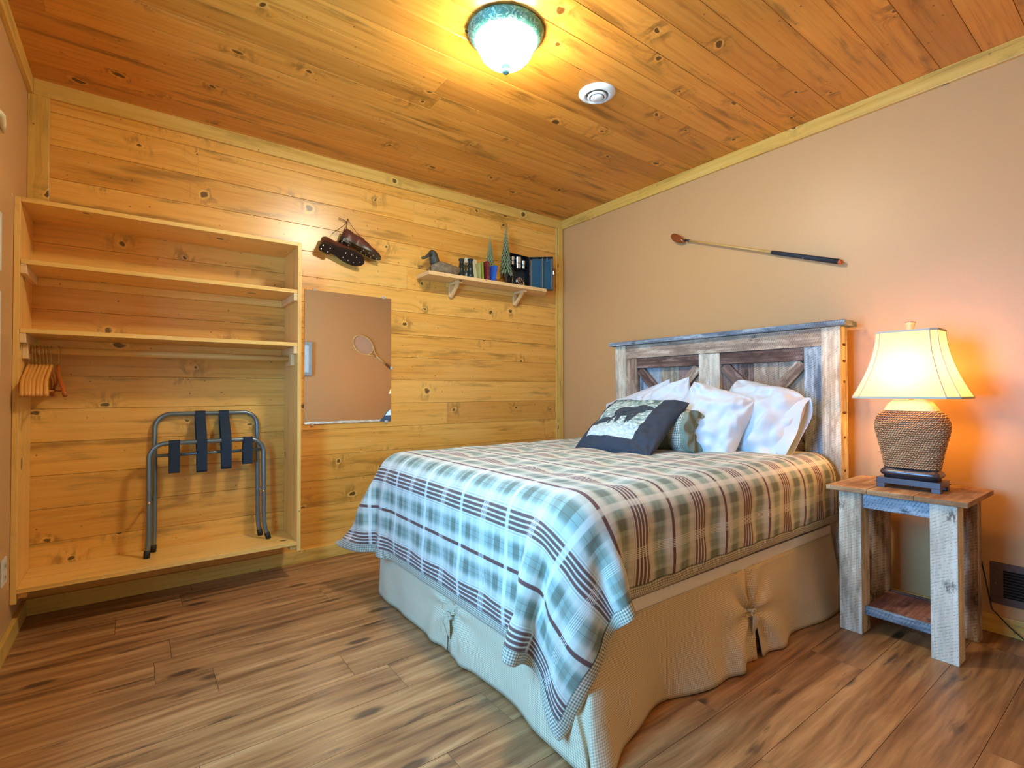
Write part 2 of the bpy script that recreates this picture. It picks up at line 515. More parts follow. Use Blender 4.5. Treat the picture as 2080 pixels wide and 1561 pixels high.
def plaid_mat():
    t = NT('plaid_comforter')
    x = t.xyz(t.uv()); u, v = x[0], x[1]
    P = 0.305
    def per(c, off, period):
        return t.math('MULTIPLY', t.math('FRACT', t.math('DIVIDE', t.math('ADD', c, off), period)), period)
    def band(p, c, hw, soft=0.0025):
        return t.step(t.math('ABSOLUTE', t.math('SUBTRACT', p, c)), hw + soft, hw - soft)
    p = per(u, 10 * P - 0.365 + P / 2, P)        # single stripe at P/2, quad at 0 and P
    q = per(v, 0.0, 0.285)
    base = hx(212, 210, 192); sage = hx(128, 156, 140); dark = hx(104, 112, 92)
    rust = hx(106, 66, 58); cream = hx(240, 236, 222); olive = hx(168, 172, 148)
    # soft warp bands
    ctr = P / 2
    c = base
    gA = t.math('MAXIMUM', band(p, ctr - 0.062, 0.026, 0.012), band(p, ctr + 0.062, 0.026, 0.012))
    c = t.mix(t.math('MULTIPLY', gA, 0.75), c, sage)
    # weft blocks
    bq = t.math('MAXIMUM', band(q, 0.052, 0.016), band(q, 0.233, 0.016))
    bq2 = t.math('MAXIMUM', band(q, 0.094, 0.012), band(q, 0.190, 0.012))
    c = t.mix(t.math('MULTIPLY', t.math('MULTIPLY', bq, gA), 0.75), c, dark)
    c = t.mix(t.math('MULTIPLY', bq, 0.22), c, dark)
    c = t.mix(t.math('MULTIPLY', bq2, 0.28), c, olive)
    c = t.mix(t.math('MULTIPLY', t.math('MULTIPLY', bq2, gA), 0.4), c, dark)
    # thin red threads
    th = t.math('MAXIMUM', band(p, ctr - 0.052, 0.0008, 0.0006), band(p, ctr - 0.072, 0.0008, 0.0006))
    th = t.math('MAXIMUM', th, t.math('MAXIMUM', band(p, ctr + 0.052, 0.0008, 0.0006), band(p, ctr + 0.072, 0.0008, 0.0006)))
    c = t.mix(t.math('MULTIPLY', th, 0.5), c, rust)
    # single rust stripe and the quad group
    c = t.mix(band(p, ctr, 0.0065, 0.0015), c, rust)
    for d in (0.0, P):
        c = t.mix(t.math('MULTIPLY', band(p, d, 0.042, 0.004), 0.35), c, hx(150, 126, 110))
    quad = None
    for k in (0.0075, 0.0235):
        for d in (k, P - k):
            s_ = band(p, d, 0.0046, 0.0012)
            quad = s_ if quad is None else t.math('MAXIMUM', quad, s_)
    c = t.mix(t.math('MULTIPLY', quad, 0.95), c, rust)
    wl = None
    for k in (0.0, 0.0155, 0.0315, 0.040):
        for d in (k, P - k):
            s_ = band(p, d, 0.0012, 0.0008)
            wl = s_ if wl is None else t.math('MAXIMUM', wl, s_)
    c = t.mix(t.math('MULTIPLY', wl, 0.8), c, cream)
    # weft cream bands: one solid, one of fine lines
    sb = t.math('MAXIMUM', band(q, 0.0, 0.0095), band(q, 0.285, 0.0095))
    c = t.mix(t.math('MULTIPLY', sb, 0.62), c, cream)
    fine = t.math('MULTIPLY', band(q, 0.1425, 0.016), t.step(t.math('SINE', t.math('MULTIPLY', q, 2 * PI / 0.0055)), -0.1, 0.5))
    c = t.mix(t.math('MULTIPLY', fine, 0.72), c, cream)
    wv = t.noise(t.uv(), 900, 2, 0.6)
    c = t.mix(t.math('MULTIPLY', t.step(wv, 0.4, 0.7), 0.12), c, hx(90, 84, 74))
    pf = t.noise(t.uv(), 9.0, 3, 0.55)
    t.bump(t.math('ADD', pf, t.math('MULTIPLY', wv, 0.03)), 0.35, 0.02)
    return t.done(c, 0.9, **{'Sheen Weight': 0.15})
M_PLAID = plaid_mat()


# ------------------------------------------------------------------ the room
H = 2.44; WX = -3.28; FY = -3.45

def struct(name, mb, mat, **kw):
    o = mb.build(name, mat, recenter=False, **kw)
    return tag(o, kind='structure')

# floor: loose-laid look planks running along x
m = MB(); r = random.Random(4)
y = 0.06; k = 0
while y > FY - 0.1:
    w = 0.178; x = 0.1 - r.uniform(0, 1.1)
    xs = [0.1]
    while xs[-1] > WX - 0.1:
        xs.append(xs[-1] - (1.22 if len(xs) > 1 else r.uniform(0.2, 1.2)))
    for a, b in zip(xs[1:], xs[:-1]):
        m.box(max(a, WX - 0.1) + 0.0007, b - 0.0007, y - w + 0.0007, y - 0.0007, -0.02, 0, 'x')
    y -= w
m.box(WX - 0.12, 0.12, FY - 0.12, 0.12, -0.05, -0.012, 'x')
struct('floor', m, M_FLOOR)

# ceiling boards along x
m = MB(); r = random.Random(9)
y = 0.10
while y > FY - 0.1:
    w = 0.137
    xs = [0.1]
    while xs[-1] > WX - 0.1:
        xs.append(xs[-1] - r.choice([1.7, 3.5, 3.5, 3.5]) * r.uniform(.9, 1.1))
    for a, b in zip(xs[1:], xs[:-1]):
        m.box(max(a, WX - 0.1), b, y - w + 0.0016, y, H, H + 0.02, 'x')
    y -= w
m.box(WX - 0.12, 0.12, FY - 0.12, 0.12, H + 0.006, H + 0.05, 'x', tint=1.0)
struct('ceiling', m, M_CEILPINE, bevel=0.0012, seg=1)

# back wall of horizontal pine boards
m = MB(); r = random.Random(21)
z = 0.007 - 0.1535
while z < H:
    xs = [0.0]
    while xs[-1] > WX:
        xs.append(xs[-1] - r.choice([1.3, 4.0, 4.0, 4.0, 4.0, 4.0]) * r.uniform(0.85, 1.1))
    for a, b in zip(xs[1:], xs[:-1]):
        m.box(max(a, WX), b, 0.0, 0.02, z + 0.0014, z + 0.1535, 'x')
    z += 0.1535
m.box(WX - 0.12, 0.12, 0.006, 0.06, -0.1, H + 0.05, 'x', tint=1.0)
struct('wall_back', m, M_WALLPINE, bevel=0.0014, seg=1)

m = MB(); m.box(0.0, 0.12, FY - 0.12, 0.06, -0.05, H + 0.05)
struct('wall_right', m, M_PAINT)
m = MB(); m.box(WX - 0.12, 0.12, FY - 0.12, FY, -0.05, H + 0.05)
struct('wall_front', m, M_PAINT)
m = MB()
m.box(WX - 0.12, WX, WIN_Y1, 0.06, -0.05, H + 0.05)
m.box(WX - 0.12, WX, FY - 0.12, WIN_Y0, -0.05, H + 0.05)
m.box(WX - 0.12, WX, WIN_Y0, WIN_Y1, -0.05, WIN_Z0)
m.box(WX - 0.12, WX, WIN_Y0, WIN_Y1, WIN_Z1, H + 0.05)
struct('wall_left', m, M_PAINT)

# window in the left wall
wf = MB()
for (a, b, c, d) in ((WIN_Y0 - 0.07, WIN_Y0, WIN_Z0 - 0.07, WIN_Z1 + 0.07), (WIN_Y1, WIN_Y1 + 0.07, WIN_Z0 - 0.07, WIN_Z1 + 0.07)):
    wf.box(WX, WX + 0.018, a, b, c, d, 'z')
for (c, d) in ((WIN_Z0 - 0.07, WIN_Z0), (WIN_Z1, WIN_Z1 + 0.07)):
    wf.box(WX, WX + 0.018, WIN_Y0, WIN_Y1, c, d, 'y')
for (a, b) in ((WIN_Y0, WIN_Y0 + 0.03), (WIN_Y1 - 0.03, WIN_Y1)):
    wf.box(WX - 0.10, WX - 0.05, a, b, WIN_Z0, WIN_Z1, 'z')
for (c, d) in ((WIN_Z0, WIN_Z0 + 0.03), (WIN_Z1 - 0.03, WIN_Z1)):
    wf.box(WX - 0.10, WX - 0.05, WIN_Y0 + 0.03, WIN_Y1 - 0.03, c, d, 'y')
wo = struct('window_1', wf, M_TRIMPINE, bevel=0.002)
t = NT('window_glass')
tr = t.n('ShaderNodeBsdfTransparent'); gl = t.n('ShaderNodeBsdfGlossy'); gl.inputs['Roughness'].default_value = 0.02
mx = t.n('ShaderNodeMixShader'); mx.inputs[0].default_value = 0.06
t.t.links.new(tr.outputs[0], mx.inputs[1]); t.t.links.new(gl.outputs[0], mx.inputs[2])
t.t.links.new(mx.outputs[0], t.t.nodes['Material Output'].inputs['Surface'])
m = MB(); m.box(WX - 0.078, WX - 0.073, WIN_Y0 + 0.03, WIN_Y1 - 0.03, WIN_Z0 + 0.03, WIN_Z1 - 0.03)
m.build('window_pane', t.m, wo)

# trims
T = 0.018
def trim(name, boxes, mat=None, bevel=0.002):
    m = MB()
    for b in boxes: m.box(*b)
    return struct(name, m, mat or M_TRIMPINE, bevel=bevel)
HT = 0.074
trim('trim_1', [(WX + T, -T, -T, 0, H - HT, H, 'x')])
trim('trim_2', [(-T, 0, FY, 0, H - HT, H, 'y')])
trim('trim_3', [(WX, WX + T, FY, -T * 0.2, H - HT, H, 'y')])
trim('trim_4', [(-0.062, -0.012, -0.020, 0, 0, H - HT, 'z'), (-0.082, -0.066, -0.012, 0, 0, H - HT, 'z')])
trim('trim_5', [(WX, WX + 0.075, -T, 0, 1.81, H - HT, 'z')])
trim('trim_6', [(WX, 0, FY, FY + T, H - HT, H, 'x')])
HB = 0.074
trim('baseboard_back', [(WX + 0.012, -0.012, -T, 0, 0, HB, 'x')])
trim('baseboard_right', [(-0.014, 0, FY, 0, 0, HB, 'y')])
trim('baseboard_left', [(WX, WX + 0.016, FY, 0, 0, HB, 'y')])
trim('baseboard_front', [(WX, 0, FY, FY + 0.014, 0, HB, 'x')])

# ------------------------------------------------------------------ open closet unit
U0, U1, UD = -3.279, -2.168, 0.305
B = 0.019
cl = thing('closet_unit', 'open pine closet unit with two shelves and a hanging rod on the plank wall', 'closet', ((U0 + U1) / 2, -UD / 2, 0.15))
def part(name, boxes, mat, parent, bevel=0.0015, **kw):
    m = MB()
    for b in boxes:
        m.box(*b[:7], **(b[7] if len(b) > 7 else {}))
    return m.build(name, mat, parent, bevel=bevel, **kw)
part('side_panel', [(U0, U0 + B, -UD, -0.001, 0.150, 1.806, 'z', dict(tint=.45))], M_UNITPINE, cl)
part('side_panel', [(U1 - B, U1, -UD, -0.001, 0.158, 1.806, 'z', dict(tint=.2))], M_UNITPINE, cl)
part('top_panel', [(U0 + B, U1 - B, -UD, -0.001, 1.787, 1.806, 'x', dict(tint=.5))], M_UNITPINE, cl)
part('bottom_panel', [(U0 + B, U1 - B, -UD, -0.001, 0.190, 0.209, 'x', dict(tint=.4))], M_UNITPINE, cl)
for zz in (1.552, 1.268):
    part('shelf', [(U0 + B + 0.001, U1 - B - 0.001, -UD + 0.002, -0.002, zz - 0.019, zz, 'x', dict(tint=.45))], M_UNITPINE, cl)
    for (a, b) in ((U0 + B, U0 + B + 0.019), (U1 - B - 0.019, U1 - B)):
        part('cleat', [(a, b, -UD + 0.005, -0.020, zz - 0.058, zz - 0.0195, 'y', dict(tint=.3))], M_SHELFPINE, cl)
    part('cleat', [(U0 + B, U1 - B, -0.018, -0.001, zz - 0.058, zz - 0.0195, 'x', dict(tint=.6))], M_UNITPINE, cl)
for (a, b) in ((U0 + B, U0 + B + 0.03), (U1 - B - 0.03, U1 - B)):
    part('cleat', [(a, b, -UD + 0.02, -0.02, 0.165, 0.1895, 'y')], M_UNITPINE, cl)
RODY, RODZ = -0.185, 1.187
for (a, b) in ((U0 + B, U0 + B + 0.019), (U1 - B - 0.019, U1 - B)):
    part('rod_socket', [(a, b, RODY - 0.055, RODY + 0.055, RODZ - 0.04, RODZ + 0.024, 'z', dict(tint=.5))], M_SHELFPINE, cl, bevel=0.003)
m = MB(); m.tube([(U0 + B + 0.015, RODY, RODZ), (U1 - B - 0.015, RODY, RODZ)], 0.0165, 20)
m.build('hanging_rod', M_DOWEL, cl, smooth=True)

# ------------------------------------------------------------------ coat hangers
def make_hanger(mat, name='coat_hanger'):
    h = thing(name, '', 'hanger', (0, 0, 0))
    Rr = 0.0165 + 0.0022
    pts = arc((0, 0, 0), Rr + 0.002, -0.5, PI + 0.6, 18, (0, 1, 0), (0, 0, 1))
    pts = pts[:-1] + [Vector((0, -0.014, -0.018)), Vector((0, -0.004, -0.030)), Vector((0, 0, -0.040)), Vector((0, 0, -0.075))]
    m = MB(); m.tube(pts, 0.0017, 8); m.build('hook', M_BRASS, h, smooth=True)
    m = MB()
    def body(sgn):
        ps = []
        for i in range(15):
            s_ = i / 14
            yy = 0.178 * s_
            zz = -0.066 - 0.130 * s_ ** 1.15 - 0.008 * math.sin(s_ * 2 * PI)
            ps.append((0.006 * math.sin(s_ * PI * 1.1) * sgn, sgn * yy, zz))
        return ps
    pts = list(reversed(body(-1))) + body(1)[1:]
    n = len(pts)
    rs = [0.0062 + 0.0018 * abs(i - (n - 1) / 2) / ((n - 1) / 2) for i in range(n)]
    m.tube(pts, rs, 12)
    m.build('shoulder_bar', mat, h, smooth=True)
    m = MB(); m.tube([(0, -0.160, -0.176), (0, 0.160, -0.176)], 0.0045, 10)
    m.build('trouser_bar', mat, h, smooth=True)
    return h
hg = make_hanger(M_HANGER)
hl = [(-3.245, 'pale wooden coat hanger at the left end of the closet rod'), (-3.2335, 'second wooden coat hanger from the left on the closet rod'),
      (-3.223, 'third wooden coat hanger from the left on the closet rod'), (-3.2095, 'fourth wooden coat hanger from the left on the closet rod'),
      (-3.198, 'fifth wooden coat hanger from the left on the closet rod'), (-3.1865, 'sixth wooden coat hanger from the left on the closet rod'),
      (-3.174, 'seventh wooden coat hanger, just left of the darker turned one')]
rz = [0.0, 0.02, 0.0, -0.03, 0.0, -0.02, 0.02]
for i, (x, l) in enumerate(hl):
    o = hg if i == 0 else copy_tree(hg)
    o.location = (x, RODY, RODZ + 0.0005); o.rotation_euler = (0, 0, rz[i] * 0.5)
    tag(o, l, 'hanger', 'wooden coat hangers on the closet rod')
o = make_hanger(M_HANGER_DK); o.location = (-3.150, RODY, RODZ + 0.0005); o.rotation_euler = (0, 0, 0.2)
tag(o, 'darker orange wooden coat hanger turned outward at the right of the row', 'hanger', 'wooden coat hangers on the closet rod')

# ------------------------------------------------------------------ folding luggage rack
lr = thing('luggage_rack', 'folded grey metal luggage rack with black straps leaning in the closet', 'luggage rack', (-2.57, -0.10, 0.209))
def uframe(x0, x1, ybot, ytop, ztop, foot):
    R0 = 0.07
    zf = 0.209
    def P(x, z):
        s_ = (z - zf) / (ztop - zf)
        return Vector((x, ybot + (ytop - ybot) * s_, z))
    pts = [P(x0, zf + 0.012) + Vector((-foot * .3, 0, 0)), P(x0, zf + 0.06) + Vector((-foot * .1, 0, 0)), P(x0, zf + 0.11), P(x0, ztop - R0 - .1), P(x0, ztop - R0)]
    for i in range(1, 9):
        a = PI - PI / 2 * i / 8
        pts.append(P(x0 + R0 + R0 * math.cos(a), ztop - R0 + R0 * math.sin(a)))
    for i in range(0, 9):
        a = PI / 2 - PI / 2 * i / 8
        pts.append(P(x1 - R0 + R0 * math.cos(a), ztop - R0 + R0 * math.sin(a)))
    pts += [P(x1, ztop - R0 - .1), P(x1, zf + 0.11), P(x1, zf + 0.06) + Vector((foot * .3, 0, 0)), P(x1, zf + 0.012) + Vector((foot, 0, 0))]
    return pts
fa = uframe(-2.825, -2.318, -0.150, -0.120, 0.752, 0.02)
fb = uframe(-2.800, -2.332, -0.055, -0.018, 0.893, 0.012)
for pts in (fa, fb):
    m = MB(); m.tube(pts, 0.0115, 14); fr = m.build('frame', M_RACK, lr, smooth=True)
    for q, q2 in ((pts[0], pts[1]), (pts[-1], pts[-2])):
        m = MB(); d = (q2 - q).normalized(); m.tube([q - d * 0.011, q + d * 0.022], 0.0135, 14); m.build('rubber_foot', M_RUBBER, fr, smooth=True)
m = MB(); m.tube([(-2.795, -0.092, 0.690), (-2.325, -0.092, 0.690)], 0.0085, 12); m.build('crossbar', M_RACK, lr, smooth=True)
for xx in (-2.836, -2.308):
    m = MB(); m.tube([(xx + 0.012 * (1 if xx < -2.5 else -1), -0.15, 0.47), (xx + 0.022 * (1 if xx < -2.5 else -1), -0.03, 0.47)], 0.006, 10); m.build('pivot_rivet', M_STEEL, lr, smooth=True)
def strap(xc, w, path):
    m = MB(); th = 0.0016
    n = len(path) - 1
    P_ = [Vector((0, a, b)) for a, b in path]
    for i in range(n):
        a, b = P_[i], P_[i + 1]
        d = (b - a).normalized(); nn = Vector((0, -d.z, d.y)) * th / 2
        x0, x1 = xc - w / 2, xc + w / 2
        for s_ in (1, -1):
            q = [Vector((x0, 0, 0)) + a + nn * s_, Vector((x1, 0, 0)) + a + nn * s_, Vector((x1, 0, 0)) + b + nn * s_, Vector((x0, 0, 0)) + b + nn * s_]
            if s_ < 0: q.reverse()
            m.face(q, [(0, 0), (w, 0), (w, 1), (0, 1)])
        for xe in (x0, x1):
            e = Vector((xe, 0, 0))
            m.face([a + e + nn, b + e + nn, b + e - nn, a + e - nn])
    m.build('strap', M_STRAP, lr)
def over(yc, zc, r, a0, a1, n=8):
    return [(yc + r * math.cos(a0 + (a1 - a0) * i / n), zc + r * math.sin(a0 + (a1 - a0) * i / n)) for i in range(n + 1)]
yA, zA = -0.120, 0.752 - 0.0; yB, zB = -0.018, 0.893
sw = 0.046
# short hanging straps: loop over the front frame, slack below
for xx, drop in ((-2.722, 0.145), (-2.395, 0.128)):
    pth = [(yA - 0.016, zA - drop)] + over(yA, zA, 0.0135, PI, 0, 8) + [(yA + 0.030, zA - drop + 0.01), (yA + 0.014, zA - drop - 0.006), (yA - 0.016, zA - drop)]
    strap(xx, sw, pth)
for xx, drop in ((-2.605, 0.155), (-2.495, 0.148)):
    pth = [(yA - 0.010, zA - drop), (yA - 0.018, zA - drop + 0.012)] + over(yA, zA, 0.0135, PI, PI * 0.62, 4) + \
          [(yA + 0.002, zA + 0.03)] + [(yB - 0.020, zB - 0.02)] + over(yB, zB, 0.0135, PI, 0.4, 6) + [(yB + 0.012, zB - 0.05), (yA + 0.03, zA - 0.05), (yA + 0.012, zA - drop), (yA - 0.010, zA - drop)]
    strap(xx, sw, pth)

# ------------------------------------------------------------------ wall mirror
mr = thing('wall_mirror', 'frameless rectangular mirror clipped to the plank wall beside the closet', 'mirror', (-1.805, -0.004, 0.81))
t = NT('mirror_silver'); t.done((0.93, 0.95, 0.94, 1), 0.0, 1.0)
MIR = t.m
m = MB(); m.box(-2.077, -1.532, -0.0075, -0.0015, 0.811, 1.618); m.build('mirror_glass', MIR, mr, bevel=0.0008, seg=1)
CLIP = plain('clear_clip', hx(210, 206, 190), 0.25, var=0.05)
for (x, z, s_) in ((-2.02, 1.620, 0), (-1.585, 1.620, 0), (-1.530, 1.16, 1), (-2.03, 0.809, 0), (-1.565, 0.809, 0)):
    m = MB()
    if s_ == 0: m.box(x - 0.009, x + 0.009, -0.012, -0.001, z - 0.007, z + 0.009)
    else: m.box(x - 0.007, x + 0.009, -0.012, -0.001, z - 0.009, z + 0.009)
    c_ = m.build('mirror_clip', CLIP, mr, bevel=0.002)
    m = MB(); m.tube([(x + (0.003 if s_ else 0), -0.014, z + (0 if s_ else 0.003)), (x + (0.003 if s_ else 0), -0.010, z + (0 if s_ else 0.003))], 0.0028, 10); m.build('screw', M_STEEL, c_)

# ------------------------------------------------------------------ hanging golf shoes
M_SHOE = plain('brown_leather', hx(92, 50, 38), 0.2, var=0.4, vs=18, bump=0.1, bs=40)
M_SOLE = plain('dark_sole', hx(44, 34, 28), 0.35, var=0.25, bump=0.2, bs=80)
M_LACE = plain('brown_lace', hx(70, 52, 30), 0.7, var=0.2)
def shoe(label, M, loc):
    """built in a local frame: +X toe, Z up, sole at z=0, length 0.29"""
    o = thing('golf_shoe', label, 'shoe', loc, 'pair of spiked golf shoes on the plank wall')
    Lh = 0.27
    def wd(s_):   # half-width along the length
        return 0.030 + 0.018 * math.sin(PI * min(1, max(0, (s_ - 0.35) / 0.75))) * (1 if s_ > .35 else 0) - 0.003 * math.exp(-((s_ - 0.38) / 0.12) ** 2)
    def ends(s_):
        return max(0.0, 1 - abs(2 * s_ - 1) ** 5) ** 0.5
    def top(s_):
        ctl = [(0, 0.078), (0.08, 0.088), (0.25, 0.078), (0.42, 0.082), (0.55, 0.068), (0.72, 0.048), (0.88, 0.038), (1.0, 0.020)]
        for (a, za), (b, zb) in zip(ctl, ctl[1:]):
            if s_ <= b:
                k = (s_ - a) / (b - a); k = k * k * (3 - 2 * k); return za + (zb - za) * k
        return ctl[-1][1]
    zs = 0.030
    def up(a, b):
        s_ = a; w = wd(s_) * ends(s_) + 0.001; tz = top(s_)
        th = PI * b
        yy = math.cos(th) * w * (1.0 if s_ > .42 else 1.0)
        k = math.sin(th)
        zz = zs + (tz - zs + 0.012) * (k ** 0.62)
        if s_ < 0.42:   # opening: pinch the top into a rim and dip
            zz = zs + (tz - zs + 0.012) * (k ** 0.5)
            if 0.32 < b < 0.68: zz -= 0.035 * (1 - abs(b - 0.5) / 0.18)
        return M @ Vector((s_ * Lh, yy, zz))
    m = MB(); m.grid(up, 36, 20, su=0.3, sv=0.1); u_ = m.build('upper', M_SHOE, o, smooth=True, weld=True)
    def sole(zl, zh, s0, s1, ex):
        m = MB(); n = 30
        rim = []
        for i in range(n + 1):
            s_ = s0 + (s1 - s0) * i / n
            rim.append((s_, wd(s_) * max(0.05, (1 - abs(2 * (s_ - s0) / (s1 - s0) - 1) ** 6) ** 0.5) + ex))
        lo = [M @ Vector((s_ * Lh, w, zl)) for s_, w in rim] + [M @ Vector((s_ * Lh, -w, zl)) for s_, w in reversed(rim)]
        hi = [M @ Vector((s_ * Lh, w, zh)) for s_, w in rim] + [M @ Vector((s_ * Lh, -w, zh)) for s_, w in reversed(rim)]
        N_ = len(lo)
        m.face(list(reversed(lo))); m.face(hi)
        for i in range(N_):
            j = (i + 1) % N_
            m.face([lo[i], lo[j], hi[j], hi[i]])
        return m
    so = sole(0.018, 0.031, -0.012, 1.015, 0.004).build('sole', M_SOLE, o, bevel=0.0015)
    sole(0.0, 0.0185, -0.012, 0.27, 0.003).build('heel', M_SOLE, o, bevel=0.0015)
    for (sx, sy, z0) in ((0.05, .015, 0), (0.05, -.015, 0), (0.2, .016, 0), (0.2, -.016, 0), (0.55, .02, .018), (0.55, -.02, .018), (0.68, .026, .018), (0.68, -.026, .018), (0.8, .022, .018), (0.8, -.022, .018), (0.92, 0, .018)):
        m = MB(); m.lathe([(0.0045, z0 + 0.001), (0.0045, z0 - 0.002), (0.0015, z0 - 0.007), (0, z0 - 0.0075)], 10, (sx * Lh, sy), M=M)
        m.build('spike', M_STEEL, so)
    return o, u_
# frame vectors: toe direction, up direction given in world
def frame(origin, toe, up):
    toe = Vector(toe).normalized(); up = Vector(up); up = (up - toe * up.dot(toe)).normalized()
    side = up.cross(toe)
    M = Matrix((toe, side, up)).transposed().to_4x4(); M.translation = Vector(origin)
    return M
# lower-left shoe: sole turned toward the viewer; upper shoe behind it
F1 = frame((-2.012, -0.088, 1.867), (1.0, -0.02, -0.30), (0.20, 0.55, 0.80))
s1, u1 = shoe('brown leather golf shoe hanging lower, spiked sole turned to the room', F1, (-1.87, -0.06, 1.82))
F2 = frame((-1.890, -0.060, 1.925), (1.0, 0.02, -0.36), (0.24, 0.02, 0.98))
s2, u2 = shoe('brown leather golf shoe hanging higher, hung from its lace', F2, (-1.76, -0.05, 1.87))
m = MB()
m.tube([(-1.822, -0.006, 2.088), (-1.826, -0.012, 2.06), (-1.832, -0.02, 2.03), (-1.838, -0.035, 2.005)], 0.0022, 6)
m.tube([(-1.820, -0.006, 2.088), (-1.80, -0.015, 2.05), (-1.775, -0.03, 2.01), (-1.758, -0.045, 1.985)], 0.0015, 6)
m.tube([(-1.826, -0.01, 2.066), (-1.85, -0.014, 2.078), (-1.882, -0.016, 2.083)], 0.0015, 6)
m.tube([(-1.826, -0.01, 2.064), (-1.852, -0.014, 2.072), (-1.880, -0.014, 2.074)], 0.0013, 6)
m.tube([(-1.832, -0.018, 2.034), (-1.842, -0.02, 2.028), (-1.848, -0.03, 2.018)], 0.0013, 6)
m.build('lace', M_LACE, u2, smooth=True)
m = MB(); m.tube([(-1.826, -0.012, 2.064), (-1.86, -0.016, 2.03), (-1.905, -0.03, 1.99), (-1.93, -0.045, 1.965)], 0.0014, 6)
m.build('lace', M_LACE, u1, smooth=True)
m = MB(); m.tube([(-1.821, 0.002, 2.086), (-1.821, -0.012, 2.090)], 0.002, 8)
tag(m.build('nail', M_STEEL), 'small nail in the plank wall holding the shoe laces', 'nail')

# ------------------------------------------------------------------ wall shelf and what stands on it
SZ = 1.80
ws = thing('wall_shelf', 'light pine wall shelf on two brackets in the upper corner', 'shelf', (-0.84, -0.09, 1.67))
m = MB()
pl = [(-1.345, 0), (-1.345, -0.05), (-1.350, -0.172), (-1.345, -0.180), (-0.325, -0.180), (-0.150, -0.03), (-0.150, 0)]
pl = [(-1.345, -0.001), (-1.345, -0.18), (-0.330, -0.18), (-0.200, -0.001)]
lo = [(x, y, SZ - 0.024) for x, y in pl]; hi = [(x, y, SZ) for x, y in pl]
m.face(lo, [(p[0], p[1]) for p in pl], .3); m.face(list(reversed(hi)), [(p[0], p[1] + 3) for p in reversed(pl)], .3)
for i in range(4):
    j = (i + 1) % 4
    m.face([lo[j], lo[i], hi[i], hi[j]], [(pl[j][0], 5 + 0), (pl[i][0], 5), (pl[i][0], 5.024), (pl[j][0], 5.024)], .3)
m.build('shelf_board', M_SHELFPINE, ws, bevel=0.002)
part('cleat', [(-1.12, -0.50, -0.018, -0.001, SZ - 0.058, SZ - 0.0245, 'x')], M_UNITPINE, ws)
for xc in (-1.085, -0.515):
    m = MB()
    m.box(xc - 0.014, xc + 0.014, -0.019, -0.001, 1.677, SZ - 0.0245, 'z', tint=.1)
    m.box(xc - 0.0135, xc + 0.0135, -0.15, -0.019, SZ - 0.041, SZ - 0.0247, 'y', tint=.1)
    a = math.radians(42)
    Mb = Matrix.Translation((xc, -0.069, 1.724)) @ Matrix.Rotation(-a, 4, 'X')
    m.box(-0.010, 0.010, -0.072, 0.070, -0.009, 0.009, 'y', M=Mb, tint=.1)
    m.build('bracket', M_SHELFPINE, ws, bevel=0.002)

# duck decoy
M_DUCK = plain('worn_grey_wood', hx(124, 108, 80), 0.75, var=0.85, vs=42, bump=0.9, bs=70)
M_DUCKH = plain('dark_olive_wood', hx(62, 64, 50), 0.55, var=0.25, vs=20, bump=0.2)
dk = thing('duck_decoy', 'weathered wooden duck decoy at the left end of the wall shelf', 'duck decoy', (-1.20, -0.11, SZ))
def duck(a, b):
    s_ = a; x = -1.30 + 0.245 * s_
    w = 0.050 * (math.sin(PI * min(1, s_ * 0.92 + 0.10)) ** 0.6)
    hgt = [(0, .050), (.15, .088), (.35, .090), (.6, .078), (.85, .070), (1, .074)]
    for (p, za), (q, zb) in zip(hgt, hgt[1:]):
        if s_ <= q: h = za + (zb - za) * (s_ - p) / (q - p); break
    lowx = [0.010, 0.0][1]
    th = 2 * PI * b
    base = 0.0 if s_ < .75 else 0.045 * ((s_ - .75) / .25) ** 1.3
    cz = (h + base) / 2; rz_ = max(0.004, (h - base) / 2)
    ex = 0.75
    sx = math.copysign(abs(math.cos(th)) ** ex, math.cos(th)); sz = math.copysign(abs(math.sin(th)) ** ex, math.sin(th))
    if s_ < .02 or s_ > .98: w *= .55; rz_ *= .7
    return (x, -0.11 + sx * w, SZ + cz + sz * rz_)
m = MB(); m.grid(duck, 30, 24, cv=True, su=.3, sv=.2); 
b0 = [duck(0, k / 24) for k in range(24)]; m.face(list(reversed(b0))); b1 = [duck(1, k / 24) for k in range(24)]; m.face(b1)
m.build('body', M_DUCK, dk, smooth=True, weld=True)
m = MB()
m.tube([(-1.262, -0.11, SZ + 0.062), (-1.266, -0.11, SZ + 0.085), (-1.272, -0.11, SZ + 0.110), (-1.281, -0.11, SZ + 0.130), (-1.293, -0.11, SZ + 0.136), (-1.305, -0.11, SZ + 0.128)],
       [0.040, 0.033, 0.033, 0.036, 0.033, 0.014], 16)
hd = m.build('head', M_DUCKH, dk, smooth=True, sub=1)
m = MB()
m.tube([(-1.305, -0.11, SZ + 0.126), (-1.322, -0.11, SZ + 0.112), (-1.342, -0.11, SZ + 0.098), (-1.358, -0.11, SZ + 0.094), (-1.364, -0.11, SZ + 0.093)], [0.014, 0.010, 0.009, 0.008, 0.003], 12)
m.build('bill', M_DUCKH, hd, smooth=True)

